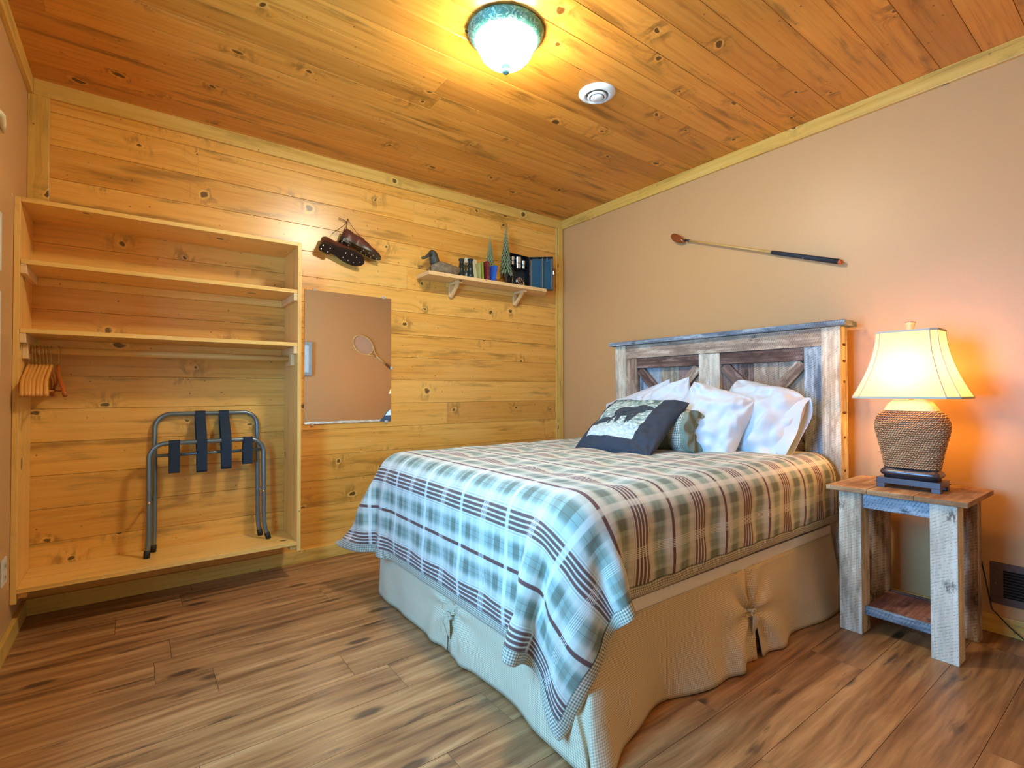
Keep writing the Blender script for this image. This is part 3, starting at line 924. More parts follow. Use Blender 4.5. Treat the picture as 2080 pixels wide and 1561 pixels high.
# binoculars
M_BINO = plain('dark_green_enamel', hx(38, 52, 50), 0.3, 0.3, var=0.25)
bn = thing('binoculars', 'small dark vintage binoculars standing upright beside the duck decoy', 'binoculars', (-1.03, -0.13, SZ))
for (xc, yc) in ((-1.058, -0.115), (-1.006, -0.150)):
    m = MB(); m.lathe([(0.0, SZ), (0.023, SZ), (0.025, SZ + .004), (0.025, SZ + .022), (0.022, SZ + .026), (0.019, SZ + .060), (0.0175, SZ + .095), (0.0, SZ + .095)], 24, (xc, yc)); b_ = m.build('barrel', M_BINO, bn, smooth=True)
    m = MB(); m.lathe([(0.0175, SZ + .095), (0.0150, SZ + .1), (0.0150, SZ + .118), (0.0200, SZ + .122), (0.0200, SZ + .132), (0.013, SZ + .130), (0, SZ + .126)], 24, (xc, yc)); m.build('eyepiece', M_RUBBER, b_, smooth=True)
m = MB(); m.tube([(-1.058, -0.115, SZ + .085), (-1.006, -0.15, SZ + .085)], 0.006, 10); m.tube([(-1.058, -0.115, SZ + .045), (-1.006, -0.15, SZ + .045)], 0.006, 10)
m.build('bridge', M_BINO, bn, smooth=True)
m = MB(); m.lathe([(0, SZ + .04), (0.006, SZ + .04), (0.006, SZ + .09), (0.009, SZ + .092), (0.009, SZ + .104), (0, SZ + .104)], 16, (-1.032, -0.1325)); m.build('focus_wheel', M_BRASS, bn, smooth=True)

# books
def book(label, mat, x, y, w, d, h, lean=0.0, yaw=0.0, gilt=False):
    """spine faces -Y; w thickness, d depth, h height; lean tips it towards +X"""
    o = thing('book', label, 'book', (x, y, SZ), 'old books on the wall shelf')
    M = Matrix.Translation((x, y, SZ)) @ Matrix.Rotation(yaw, 4, 'Z') @ Matrix.Rotation(lean, 4, 'Y')
    ct = 0.0022
    m = MB()
    m.box(0, ct, 0, d, 0, h, M=M); m.box(w - ct, w, 0, d, 0, h, M=M)
    m.box(ct, w - ct, -0.0015, ct, 0, h, M=M)
    cv = m.build('cover', mat, o, bevel=0.0008)
    m = MB(); m.box(ct, w - ct, ct, d - 0.004, 0.003, h - 0.003, M=M); m.build('pages', M_PAGES, o)
    if gilt:
        for k in (0.14, 0.2, 0.5, 0.8, 0.86):
            m = MB(); m.box(0.002, w - 0.002, -0.0022, -0.0014, h * k, h * k + 0.002, M=M)
            m.build('spine_band', M_BRASS, cv)
    return o
M_PAGES = plain('page_block', hx(226, 210, 170), 0.9, var=0.08, vs=80)
book('large cream covered book leaning at the left of the shelf books', plain('cream_cover', hx(214, 216, 190), 0.7, var=0.06), -0.918, -0.112, 0.020, 0.108, 0.152, 0.10, PI / 2 + .12)
book('green spined book between the cream and the red book', plain('green_cover', hx(140, 156, 48), 0.65, var=0.12), -0.905, -0.150, 0.014, 0.11, 0.128, -0.06)
book('thin olive book pressed against the cream book', plain('olive_cover', hx(180, 168, 96), 0.7, var=0.1), -0.924, -0.148, 0.012, 0.11, 0.120, -0.08)
book('dark red book with gilt spine bands', plain('red_cover', hx(120, 34, 40), 0.55, var=0.15), -0.872, -0.155, 0.026, 0.11, 0.138, -0.03, gilt=True)
book('bright blue book leaning right in front of the smaller tree', plain('blue_cover', hx(44, 96, 190), 0.55, var=0.1), -0.826, -0.160, 0.028, 0.10, 0.120, 0.16)

# twig pine trees
M_NEEDLE = plain('green_metal_needles', hx(160, 176, 138), 0.55, 0.2, var=0.3, vs=60, bump=0.5, bs=200)
M_BARK = plain('dark_bark', hx(70, 54, 40), 0.7, var=0.3, bump=0.5)
def tree(label, x, y, h, R0, zc):
    o = thing('tree_figurine', label, 'tree figurine', (x, y, SZ), 'green tree figurines on the shelf')
    m = MB(); m.tube([(x, y, SZ), (x + .002, y, SZ + zc * .5), (x, y, SZ + h * .96)], [0.0095, 0.008, 0.0015], 10); tr_ = m.build('trunk', M_BARK, o, smooth=True)
    m = MB(); m.lathe([(0, SZ), (0.024, SZ), (0.022, SZ + .006), (0.009, SZ + .012)], 16, (x, y)); m.build('base', M_BARK, o, smooth=True)
    r = random.Random(int(h * 1000)); m = MB(); n = 15
    for k in range(n):
        f = k / (n - 1); z = SZ + zc + (h - zc) * f ** 0.92
        R_ = R0 * (1 - f) ** 0.85 + 0.004
        nb = 11 if f < .8 else 7
        for j in range(nb):
            a = 2 * PI * (j + 0.5 * (k % 2)) / nb + r.uniform(-.12, .12)
            ca, sa = math.cos(a), math.sin(a)
            wv = 0.42 * R_ + 0.002
            tipz = z - 0.030 * (R_ / R0) - 0.008
            top = Vector((x, y, z + 0.018)); mid = Vector((x + ca * R_ * .55, y + sa * R_ * .55, z + 0.002)); tip = Vector((x + ca * R_, y + sa * R_, tipz))
            sd = Vector((-sa, ca, 0)) * wv * .5
            m.face([top, mid + sd, tip, mid - sd]); m.face([top, mid - sd - Vector((0, 0, .003)), tip - Vector((0, 0, .002)), mid + sd - Vector((0, 0, .003))])
    m.build('branches', M_NEEDLE, tr_)
tree('smaller green metal pine tree figurine behind the blue book', -0.780, -0.062, 0.345, 0.040, 0.10)
tree('taller green metal pine tree figurine beside the open black case', -0.652, -0.085, 0.435, 0.050, 0.115)

# open black case with flasks and reel
M_CASE = plain('black_case', hx(22, 26, 30), 0.4, var=0.3, vs=40, bump=0.3, bs=150)
M_CASEBL = plain('blue_case_lining', hx(40, 84, 104), 0.85, var=0.12, bump=0.2, bs=150)
M_CASEIN = plain('dark_case_lining', hx(34, 38, 42), 0.85, var=0.12)
cs = thing('travel_case', 'open black hinged case with blue lined lid at the right of the shelf', 'case', (-0.40, -0.10, SZ))
def tray(name, P0, ang, w, h, dep, inner, parent, bars=()):
    """P0 hinge corner; the tray runs along direction ang, opening faces its left"""
    M = Matrix.Translation(P0) @ Matrix.Rotation(ang, 4, 'Z')
    m = MB(); t_ = 0.004
    m.box(0, w, dep - t_, dep, 0, h, M=M)
    m.box(0, w, 0, dep, 0, t_, M=M); m.box(0, w, 0, dep, h - t_, h, M=M)
    m.box(0, t_, 0, dep, 0, h, M=M); m.box(w - t_, w, 0, dep, 0, h, M=M)
    o = m.build(name, M_CASE, parent, bevel=0.004)
    m = MB(); m.box(t_ + .012, w - t_ - .012, dep - t_ - 0.002, dep - t_, t_ + .010, h - t_ - .010, M=M); 
    m.build('lining', inner, o)
    for b in bars:
        m = MB(); m.box(w * b - .006, w * b + .006, 0.01, dep - t_, t_, h - t_, M=M); m.build('divider', M_CASE, o)
    return o, M
hp = Vector((-0.392, -0.030, SZ))
left, ML = tray('case_tray', (-0.612, -0.078, SZ), 0.10, 0.212, 0.262, 0.050, M_CASEIN, cs)
lid, MR = tray('case_lid', (-0.402, -0.058, SZ), -0.72, 0.185, 0.262, 0.040, M_CASEBL, cs, (0.55,))
m = MB(); m.box(0.183, 0.190, 0.012, 0.028, 0.125, 0.150, M=MR); m.box(0.19, 0.193, 0.006, 0.022, 0.118, 0.134, M=MR)
m.build('latch', M_STEEL, lid, bevel=0.001)
for z in (0.03, 0.13, 0.23):
    m = MB(); m.tube([(-0.402, -0.060, SZ + z - .012), (-0.402, -0.060, SZ + z + .012)], 0.003, 8)
    m.build('hinge', M_STEEL, cs)
m = MB(); m.tube([(-0.298, -0.132, SZ + 0.262), (-0.295, -0.140, SZ + 0.275), (-0.297, -0.146, SZ + 0.262), (-0.296, -0.148, SZ + 0.225)], 0.0010, 6)
m.build('string_tag', M_CREAMCLOTH, lid)
def cup(label, xl, r_, z0, h_):
    c_ = ML @ Vector((xl, 0.020, 0))
    m = MB(); m.lathe([(0, SZ + z0), (r_ * .82, SZ + z0), (r_ * .86, SZ + z0 + .003), (r_, SZ + z0 + h_ - .002), (r_ * 1.04, SZ + z0 + h_), (r_ * .95, SZ + z0 + h_), (r_ * .8, SZ + z0 + .01), (0, SZ + z0 + .01)], 28, (c_.x, c_.y))
    cp = tag(m.build('steel_cup', M_STEEL, smooth=True), label, 'cup', 'steel cups in the case')
    m = MB(); m.tube(arc((c_.x, c_.y, SZ + z0 + h_ * .45), r_ * .96 + .0012, 0, 2 * PI, 28, (1, 0, 0), (0, 1, 0))[:-1], 0.0022, 6, closed=True)
    m.build('cup_band', M_STRAP, cp)
cup('small steel cup at the left in the open case', 0.045, 0.0165, 0.178, 0.062)
cup('large steel flask in the middle of the open case', 0.104, 0.028, 0.155, 0.088)
cup('small steel cup at the right in the open case', 0.163, 0.0165, 0.165, 0.060)
m = MB()
for xl, zz in ((0.045, 0.176), (0.104, 0.153), (0.163, 0.163)):
    m.box(xl - 0.024, xl + 0.024, 0.006, 0.046, zz - .004, zz, M=ML)
m.build('cup_holder', M_CASE, left)
rc = ML @ Vector((0.110, 0.004, 0.060))
rl = thing('fishing_reel', 'round metal fishing reel inside the open black case', 'reel', tuple(rc))
axd = (ML.to_3x3() @ Vector((0, 1, 0))); axx = (ML.to_3x3() @ Vector((1, 0, 0)))
m = MB()
m.tube(arc(rc, 0.024, 0, 2 * PI, 26, axx, (0, 0, 1))[:-1], 0.0035, 8, closed=True)
m.tube(arc(rc + axd * .018, 0.024, 0, 2 * PI, 26, axx, (0, 0, 1))[:-1], 0.0035, 8, closed=True)
rr_ = m.build('reel_frame', M_STEEL, rl, smooth=True)
m = MB(); m.tube([rc - axd * .002, rc + axd * .020], 0.016, 20); m.build('spool', plain('red_brown_line', hx(120, 84, 64), 0.6, var=0.3), rl, smooth=True)
m = MB(); m.tube([rc - axd * .004, rc - axd * .008 + axx * .016], 0.0018, 8); m.tube([rc - axd * .008 + axx * .016, rc - axd * .018 + axx * .016], 0.004, 10); m.build('crank', M_BRASS, rl, smooth=True)
m = MB(); q = rc + Vector((0, 0, -.0255)); m.tube([q, q + Vector((0, 0, -.030))], 0.003, 8); m.build('reel_foot', M_STEEL, rl)
rp = ML @ Vector((0.158, 0.012, 0.0))
m = MB(); m.tube([rp + Vector((0, 0, .0045)), rp + Vector((0, 0, .048))], [0.007, 0.0075], 12)
rh = m.build('rod_handle', plain('cork_handle', hx(200, 150, 70), 0.7, var=0.2), smooth=True)
tag(rh, 'short cork rod handle standing right of the reel in the case', 'handle')
m = MB(); m.tube([rp + Vector((0, 0, .048)), rp + Vector((0.002, 0, .066))], 0.0065, 12); m.tube([rp + Vector((0.002, 0, .066)), rp + Vector((0.006, 0, .096))], 0.0022, 8); m.build('rod_ferrule', M_STEEL, rh, smooth=True)
lp = ML @ Vector((0.030, 0.008, 0.0045))
m = MB(); m.tube([lp, lp + Vector((0.004, 0, .06)), lp + Vector((0, 0, .105))], 0.0015, 8)
lu = tag(m.build('fishing_lure', M_BRASS, smooth=True), 'thin brass fishing lure rod at the left in the case', 'lure')
m = MB(); m.tube([lp + Vector((0, 0, .085)), lp + Vector((0, 0, .100)), lp + Vector((0, 0, .115))], [0.002, 0.005, 0.001], 10); m.build('lure_float', plain('pale_float', hx(220, 190, 170), 0.4, var=0.2), lu, smooth=True)

# ------------------------------------------------------------------ golf club on the right wall
gc = thing('golf_club', 'old wooden golf club with dark grip mounted on the painted wall', 'golf club', (-0.03, -1.62, 1.65))
ga = Vector((-0.030, -1.205, 1.985)); gb = Vector((-0.030, -2.108, 1.655))
gd = (gb - ga).normalized()
m = MB(); m.tube([ga + gd * .03, ga.lerp(gb, .35), ga.lerp(gb, .62)], [0.0045, 0.006, 0.0078], 12); m.build('shaft', plain('hickory', hx(214, 170, 96), 0.4, var=0.12), gc, smooth=True)
m = MB(); m.tube([ga.lerp(gb, .615), ga.lerp(gb, .985)], [0.0110, 0.0135], 14); m.build('grip', plain('dark_leather_grip', hx(42, 50, 58), 0.7, var=0.2, bump=0.6, bs=120), gc, smooth=True)
m = MB(); m.tube([ga.lerp(gb, .984), gb], [0.0128, 0.011], 14); m.build('grip_cap', plain('orange_cap', hx(196, 96, 48), 0.4, var=0.1), gc, smooth=True)
m = MB(); m.tube([ga + gd * .002, ga + gd * .032], [0.0078, 0.0068], 12); m.build('ferrule', plain('black_whipping', hx(30, 34, 38), 0.5, var=0.2), gc, smooth=True)
hc = Vector((-0.034, -1.148, 2.003))
up_ = Vector((0, 0.34, 0.94)).normalized(); sd_ = gd
def club(a, b):
    th = 2 * PI * b; ph = PI * a
    x = math.cos(ph); rr = math.sin(ph) ** 0.85
    p = hc + sd_ * (0.042 * x) * (1.05 if x < 0 else 1.35) + up_.cross(sd_) * (0.026 * rr * math.cos(th)) + up_ * (0.036 * rr * math.sin(th) + 0.008 * rr)
    return p
m = MB(); m.grid(club, 20, 20, cv=True); hd_ = m.build('club_head', plain('varnished_persimmon', hx(140, 70, 30), 0.15, var=0.3, vs=25), gc, smooth=True, weld=True)
m = MB()
for q in (ga.lerp(gb, .1), ga.lerp(gb, .8)):
    m.tube([q + Vector((0.030, 0, -0.012)), q + Vector((-0.006, 0, -0.013)), q + Vector((-0.014, 0, -0.004))], 0.0018, 6)
m.build('wall_hook', M_STEEL, gc)

# ------------------------------------------------------------------ ceiling light
LX, LY = -1.705, -1.535
cg = thing('ceiling_light', 'round ceiling light with green rim and glowing frosted bowl', 'ceiling light', (LX, LY, 2.30))
M_RIM = plain('green_bronze', hx(96, 150, 132), 0.45, 0.35, var=0.2, vs=40)
t = NT('green_relief'); o_ = t.obj()
rx = t.noise(o_, 55, 2, .5, 1.5)
t.bump(t.step(rx, .45, .6), 0.5, 0.004)
M_RIM = t.done(t.mix(t.step(rx, .5, .62), hx(80, 142, 122), hx(138, 186, 166)), 0.42, 0.3)
m = MB(); m.lathe([(0.030, H - .001), (0.148, H - .001), (0.152, H - .006), (0.150, H - .012), (0.142, H - .026), (0.128, H - .040), (0.122, H - .043), (0.117, H - .040), (0.117, H - .020)], 64, (LX, LY)); m.build('rim', M_RIM, cg, smooth=True)
t = NT('lit_frosted_glass')
t.b.inputs['Emission Color'].default_value = (1.0, 0.98, 0.80, 1)
t.b.inputs['Emission Strength'].default_value = DOME_STRENGTH
t.done((0.9, 0.9, 0.9, 1), 0.4)
m = MB(); m.lathe([(0.116, H - .036), (0.115, H - .045), (0.110, H - .070), (0.098, H - .095), (0.078, H - .116), (0.050, H - .131), (0.020, H - .137), (0, H - .138)], 48, (LX, LY)); m.build('glass_bowl', t.m, cg, smooth=True)
m = MB(); m.lathe([(0, H - .136), (0.020, H - .137), (0.019, H - .141), (0.007, H - .146), (0.006, H - .148), (0.015, H - .153), (0.016, H - .160), (0.010, H - .168), (0, H - .170)], 20, (LX, LY)); m.build('finial', plain('pale_green_metal', hx(120, 170, 150), 0.4, 0.4), cg, smooth=True)

# round white ceiling vent
vx, vy = -1.110, -1.462
cv_ = thing('ceiling_vent', 'round white ceiling vent with concentric rings between the light and wall', 'vent', (vx, vy, H - .03))
m = MB(); m.lathe([(0.052, H - .004), (0.056, H - .016), (0.062, H - .018), (0.084, H - .007), (0.088, H - .001)], 48, (vx, vy)); m.build('vent_flange', M_WHITE, cv_, smooth=True)
m = MB(); m.lathe([(0.0, H - .028), (0.026, H - .028), (0.031, H - .025), (0.029, H - .016), (0, H - .014)], 40, (vx, vy)); m.build('vent_disc', M_WHITE, cv_, smooth=True)
m = MB(); m.lathe([(0.036, H - .022), (0.039, H - .025), (0.046, H - .020), (0.043, H - .012), (0.036, H - .022)], 40, (vx, vy)); m.build('vent_ring', M_WHITE, cv_, smooth=True)
m = MB(); m.lathe([(0.0, H - .003), (0.056, H - .003), (0.056, H - .001)], 40, (vx, vy)); m.build('vent_throat', plain('grey_throat', hx(120, 126, 122), 0.6), cv_)

# ------------------------------------------------------------------ floor-level wall register
vt = thing('wall_register', 'brown metal louvred register low on the painted wall', 'vent', (-0.006, -2.80, 0.12))
vy0, vy1, vz0, vz1 = -2.965, -2.638, 0.122, 0.293
m = MB()
m.box(-0.006, 0, vy0, vy1, vz1 - .030, vz1); m.box(-0.006, 0, vy0, vy1, vz0, vz0 + .030)
m.box(-0.006, 0, vy1 - .040, vy1, vz0 + .03, vz1 - .03); m.box(-0.006, 0, vy0, vy0 + .040, vz0 + .03, vz1 - .03)
m.build('vent_frame', M_VENT, vt, bevel=0.0015)
m = MB(); m.box(-0.0012, 0.0, vy0 + .04, vy1 - .04, vz0 + .03, vz1 - .03); m.build('vent_backing', M_DARK, vt)
for k in range(9):
    z = vz0 + .037 + k * 0.0119
    m = MB(); Mz = Matrix.Translation((-0.005, (vy0 + vy1) / 2, z)) @ Matrix.Rotation(math.radians(35), 4, 'Y')
    m.box(-0.0045, 0.0045, -(vy1 - vy0) / 2 + .04, (vy1 - vy0) / 2 - .04, -0.0007, 0.0007, M=Mz); m.build('louvre', M_VENT, vt)
m = MB(); m.tube([(-0.0058, vy1 - .017, 0.207), (-0.0085, vy1 - .017, 0.207)], 0.0035, 10); m.build('screw', M_BRASS, vt)

# ------------------------------------------------------------------ left wall bits
ol = thing('wall_outlet', 'off-white power outlet plate low on the left wall by the closet', 'outlet', (WX, -0.435, 0.27))
m = MB(); m.box(WX, WX + .006, -0.480, -0.395, 0.272, 0.372); m.build('cover_plate', M_OFFWHITE, ol, bevel=0.002)
for z in (0.300, 0.344):
    m = MB(); m.box(WX + .006, WX + .008, -0.455, -0.420, z - .014, z + .014); s_ = m.build('socket', plain('socket_face', hx(206, 204, 186), 0.4), ol, bevel=0.002)
    m = MB(); m.box(WX + .008, WX + .0085, -0.446, -0.443, z - .006, z + .006); m.box(WX + .008, WX + .0085, -0.432, -0.429, z - .006, z + .006); m.build('slot', M_DARK, s_)
for z0, z1, l in ((1.445, 1.66, 'upper white framed picture at the left edge, on the left wall'), (1.06, 1.375, 'lower white framed picture at the left edge, on the left wall')):
    fp = thing('framed_picture', l, 'picture', (WX, -0.66, z0), 'white framed pictures on the left wall')
    y0, y1 = -0.85, -0.568
    m = MB(); m.box(WX, WX + .008, y0, y0 + .028, z0, z1); m.box(WX, WX + .008, y1 - .028, y1, z0, z1); m.box(WX, WX + .008, y0 + .028, y1 - .028, z0, z0 + .028); m.box(WX, WX + .008, y0 + .028, y1 - .028, z1 - .028, z1)
    m.build('frame', M_OFFWHITE, fp, bevel=0.004)
    m = MB(); m.box(WX, WX + .005, y0 + .028, y1 - .028, z0 + .028, z1 - .028); m.build('print', plain('pale_print', hx(190, 196, 190), 0.7, var=0.3, vs=20), fp)
m = MB(); m.tube([(WX + .003, -0.66, 2.005), (WX + .010, -0.62, 1.998), (WX + .008, -0.58, 1.980), (WX + .005, -0.548, 1.960)], [0.006, 0.012, 0.010, 0.002], 12)
tag(m.build('antler_tip', plain('bone', hx(236, 222, 176), 0.5, var=0.12, bump=0.2), smooth=True), 'pale pointed antler tip high on the left wall at the edge', 'antler')

# racket and picture on the front wall, seen in the mirror
tr_ = thing('tennis_racket', 'old wooden tennis racket on the front wall, seen in the mirror', 'racket', (-0.36, FY, 1.30))
c0 = Vector((-0.455, FY + .012, 1.625)); d_ = Vector((0.64, 0, -0.50)).normalized(); e_ = Vector((0.50, 0, 0.64)).normalized()
hoop = [c0 + d_ * (0.150 * math.cos(2 * PI * k / 40)) + e_ * (0.112 * math.sin(2 * PI * k / 40)) for k in range(40)]
M_RACQ = plain('blond_ash', hx(232, 190, 120), 0.35, var=0.12)
m = MB(); m.tube(hoop, 0.009, 8, closed=True)
m.tube([c0 + d_ * .12 + e_ * .070, c0 + d_ * .19 + e_ * .02, c0 + d_ * .235 + e_ * .008], .008, 8); m.tube([c0 + d_ * .12 - e_ * .070, c0 + d_ * .19 - e_ * .02, c0 + d_ * .235 - e_ * .008], .008, 8)
m.tube([c0 + d_ * .23, c0 + d_ * .40], .012, 10)
m.build('racket_frame', M_RACQ, tr_, smooth=True)
m = MB(); m.tube([c0 + d_ * .395, c0 + d_ * .52], .016, 8); m.build('racket_grip', plain('brown_grip', hx(120, 70, 44), 0.6, var=0.2), tr_)
m = MB()
for k in range(-9, 10):
    a = k / 10
    L_ = 0.150 * math.sqrt(1 - a * a); m.tube([c0 - d_ * L_ + e_ * .112 * a, c0 + d_ * L_ + e_ * .112 * a], .0009, 4, cap=False)
    L_ = 0.112 * math.sqrt(1 - a * a); m.tube([c0 - e_ * L_ + d_ * .150 * a, c0 + e_ * L_ + d_ * .150 * a], .0009, 4, cap=False)
m.build('strings', M_CREAMCLOTH, tr_)
fp = thing('framed_picture', 'pale box framed picture on the front wall at the left of the mirror view', 'picture', (-1.30, FY, 1.20))
m = MB(); x0, x1, z0, z1 = -1.46, -1.115, 1.205, 1.625
for b in ((x0, x0 + .04, z0, z1), (x1 - .04, x1, z0, z1), (x0 + .04, x1 - .04, z0, z0 + .04), (x0 + .04, x1 - .04, z1 - .04, z1)):
    m.box(b[0], b[1], FY, FY + .035, b[2], b[3])
m.build('frame', plain('silver_grey_frame', hx(170, 178, 176), 0.4, 0.2), fp, bevel=0.004)
m = MB(); m.box(x0 + .04, x1 - .04, FY, FY + .018, z0 + .04, z1 - .04); m.build('print', plain('blue_white_print', hx(206, 222, 228), 0.5, var=0.15, vs=14), fp)

# ------------------------------------------------------------------ bed with reclaimed-wood headboard
bed = thing('bed', 'bed with a rustic reclaimed barn wood headboard against the painted wall', 'bed', (-1.0, -1.42, 0))
HBF, HBB = -0.170, -0.085          # front and back of the headboard
bk = MB(); r = random.Random(5)
y = -0.80
while y > -2.06:
    w = r.choice([0.09, 0.12, 0.14]); y2 = max(y - w, -2.07)
    bk.box(-0.125, -0.105, y2 + .001, y, 0.10, 1.25, 'z', mi=r.choice([0, 0, 1, 2, 3]))
    y = y2
hb = bk.build('headboard', [M_BARN, M_BARN_BL, M_BARN_DK, M_BARN_LT], bed, bevel=0.001)
def hpart(name, boxes, mat, bevel=0.002):
    return part(name, boxes, mat, hb, bevel=bevel)
hpart('post', [(HBF, HBB, -0.822, -0.733, 0, 1.318, 'z', dict(tint=.3))], M_BARN_LT)
hpart('post', [(HBF, HBB, -2.148, -2.063, 0, 1.318, 'z', dict(tint=.35))], M_BARN_LT)
hpart('cap_board', [(-0.200, -0.055, -2.180, -0.700, 1.319, 1.345, 'y', dict(tint=.7))], M_BARN_BL)
hpart('top_rail', [(HBF + .004, -0.100, -2.062, -0.823, 1.228, 1.3185, 'y', dict(tint=.3))], M_BARN)
hpart('stile', [(-0.162, -0.125, -0.912, -0.823, 0.2, 1.227, 'z', dict(tint=.55))], M_BARN)
hpart('stile', [(-0.162, -0.125, -1.450, -1.383, 0.2, 1.227, 'z', dict(tint=.2))], M_BARN_LT)
hpart('stile', [(-0.162, -0.125, -1.518, -1.4515, 0.2, 1.227, 'z', dict(tint=.05))], M_BARN_LT)
hpart('stile', [(-0.162, -0.125, -2.062, -1.980, 0.2, 1.227, 'z', dict(tint=.4))], M_BARN_BL)
hpart('rail', [(-0.158, -0.125, -1.382, -0.913, 1.160, 1.227, 'y', dict(tint=.6))], M_BARN_DK)
hpart('rail', [(-0.158, -0.125, -1.979, -1.519, 1.160, 1.227, 'y', dict(tint=.7))], M_BARN_DK)
def brace(y0, z0, y1, z1, w, mat, tint=.5):
    L = math.hypot(y1 - y0, z1 - z0); a = math.atan2(z1 - z0, y1 - y0)
    M = Matrix.Translation((-0.1375, (y0 + y1) / 2, (z0 + z1) / 2)) @ Matrix.Rotation(a, 4, 'X')
    m = MB(); m.box(-0.0125, 0.0125, -L / 2, L / 2, -w / 2, w / 2, 'y', M=M, tint=tint)
    m.build('brace', mat, hb, bevel=0.002)
brace(-0.930, 1.150, -1.150, 0.915, 0.060, M_BARN_DK)
brace(-1.368, 1.150, -1.160, 0.925, 0.058, M_BARN)
brace(-1.535, 1.150, -1.760, 0.925, 0.062, M_BARN_DK, .3)
brace(-1.965, 1.150, -1.775, 0.940, 0.058, M_BARN, .6)
brace(-1.150, 0.915, -0.930, 0.70, 0.060, M_BARN_DK)
brace(-1.160, 0.925, -1.368, 0.70, 0.058, M_BARN)
brace(-1.760, 0.925, -1.535, 0.70, 0.062, M_BARN_DK)
brace(-1.775, 0.940, -1.965, 0.70, 0.058, M_BARN)
hpart('bottom_rail', [(-0.165, -0.11, -2.062, -0.823, 0.10, 0.199, 'y')], M_BARN)
# post end nail marks
m = MB()
for z in (0.62, 0.78, 0.90, 1.05, 1.15, 1.23):
    k_ = 0.012 + 0.02 * ((z * 37) % 1)
    pts = [(HBF + k_ + 0.5 * (HBB - HBF - 2 * k_) * (1 + math.cos(a)), -2.1486, z + .007 * math.sin(a)) for a in [2 * PI * i / 14 for i in range(14)]]
    m.face(pts)
m.build('knot', plain('burnt_knot', hx(96, 54, 28), 0.7, var=0.3), hb)

def rounded_box(name, x0, x1, y0, y1, z0, z1, rad, mat, parent, bulge=0.0):
    m = MB(); m.box(x0, x1, y0, y1, z0, z1)
    o = m.build(name, mat, parent, bevel=rad, seg=5)
    for p in o.data.polygons: p.use_smooth = True
    return o
rounded_box('box_spring', -1.880, -0.205, -2.105, -0.735, 0.06, 0.350, 0.02, M_CREAMCLOTH, bed)
rounded_box('mattress', -1.878, -0.205, -2.108, -0.732, 0.352, 0.664, 0.06, M_MATTRESS, bed)
for (x, y) in ((-1.80, -2.03), (-1.80, -0.81), (-0.30, -2.03), (-0.30, -0.81)):
    m = MB(); m.tube([(x, y, 0), (x, y, 0.065)], 0.022, 12); m.build('leg', M_DARK, bed)

# ------------------------------------------------------------------ bed skirt
sk_ = thing('bed_skirt', 'woven tan bed skirt hanging to the floor below the comforter', 'bed skirt', (-1.0, -1.42, 0))
SKT = 0.325
def skirt_panel(P0, P1, nrm, waves, e0=0.0, e1=0.0, flare=0.03, seed=1, pin0=0.0, pin1=0.0, c0=0.0, c1=0.0, tie0=False, tie1=False):
    """P0->P1 along the top; e0/e1 sideways kick of the hem at the ends; c0/c1 outward kick at the ends"""
    P0 = Vector(P0); P1 = Vector(P1); L = (P1 - P0).length; d = (P1 - P0) / L; n_ = Vector(nrm)
    nu = max(8, int(L / 0.016)); nv = 22
    TZ = 0.17
    m = MB()
    def f(a, b):
        s_ = a * L
        z = SKT + (0.006 - SKT) * b
        off = flare * b ** 1.1
        for (c, w, am, sl) in waves:
            xx = (s_ - (c + sl * b)) / w
            off += am * math.exp(-xx * xx) * (b ** 1.2)
        off += 0.004 * noise.noise(Vector((s_ * 9, b * 3, seed))) * (0.3 + b)
        sl = 0.0
        for tie, dist, sg in ((tie0, s_, 1), (tie1, L - s_, -1)):
            if tie:
                zt = (z - TZ)
                # folds that run into the tie point
                rr = math.hypot(dist, zt)
                k = math.exp(-rr / 0.13)
                ang = math.atan2(zt, dist + 1e-4)
                off += k * 0.020 * math.sin(ang * 7.0) - 0.020 * math.exp(-rr / 0.03)
                sl += sg * 0.0
        e = 0.0
        if b > 0.45:
            kk = (b - 0.45) / 0.55
            e = e0 * kk * math.exp(-(s_ / 0.12)) + e1 * kk * math.exp(-((L - s_) / 0.12))
        cc = c0 * b ** 1.6 * math.exp(-(s_ / 0.10) ** 2) + c1 * b ** 1.6 * math.exp(-((L - s_) / 0.10) ** 2)
        hem = 0.0
        if b > 0.9: hem = 0.0
        lift = 0.0
        return P0 + d * (s_ + e) + n_ * (0.006 + off + cc) + Vector((0, 0, z))
    m.grid(f, nu, nv, su=L, sv=SKT)
    m.build('skirt_panel', M_SKIRT, sk_, smooth=True, solid=0.0025)
    return f
NY, FXs, FYs = -2.112, -1.886, -0.728
# near side (faces -y): from the headboard to the pleat, pleat to the corner
skirt_panel((-0.215, NY, 0), (-0.995, NY, 0), (0, -1, 0), [(0.18, .14, .020, 0), (0.46, .09, -.016, 0), (0.66, .07, .020, -.02)], e1=-0.018, flare=0.050, seed=1, tie1=True)
f_near = skirt_panel((-0.998, NY, 0), (-1.882, NY, 0), (0, -1, 0), [(0.12, .05, .030, .02), (0.28, .07, .014, .02), (0.50, .12, -.045, .03), (0.70, .08, .012, .03), (0.84, .06, .035, 0)], e0=0.012, e1=0.05, flare=0.045, seed=2, c1=0.035, tie0=True)
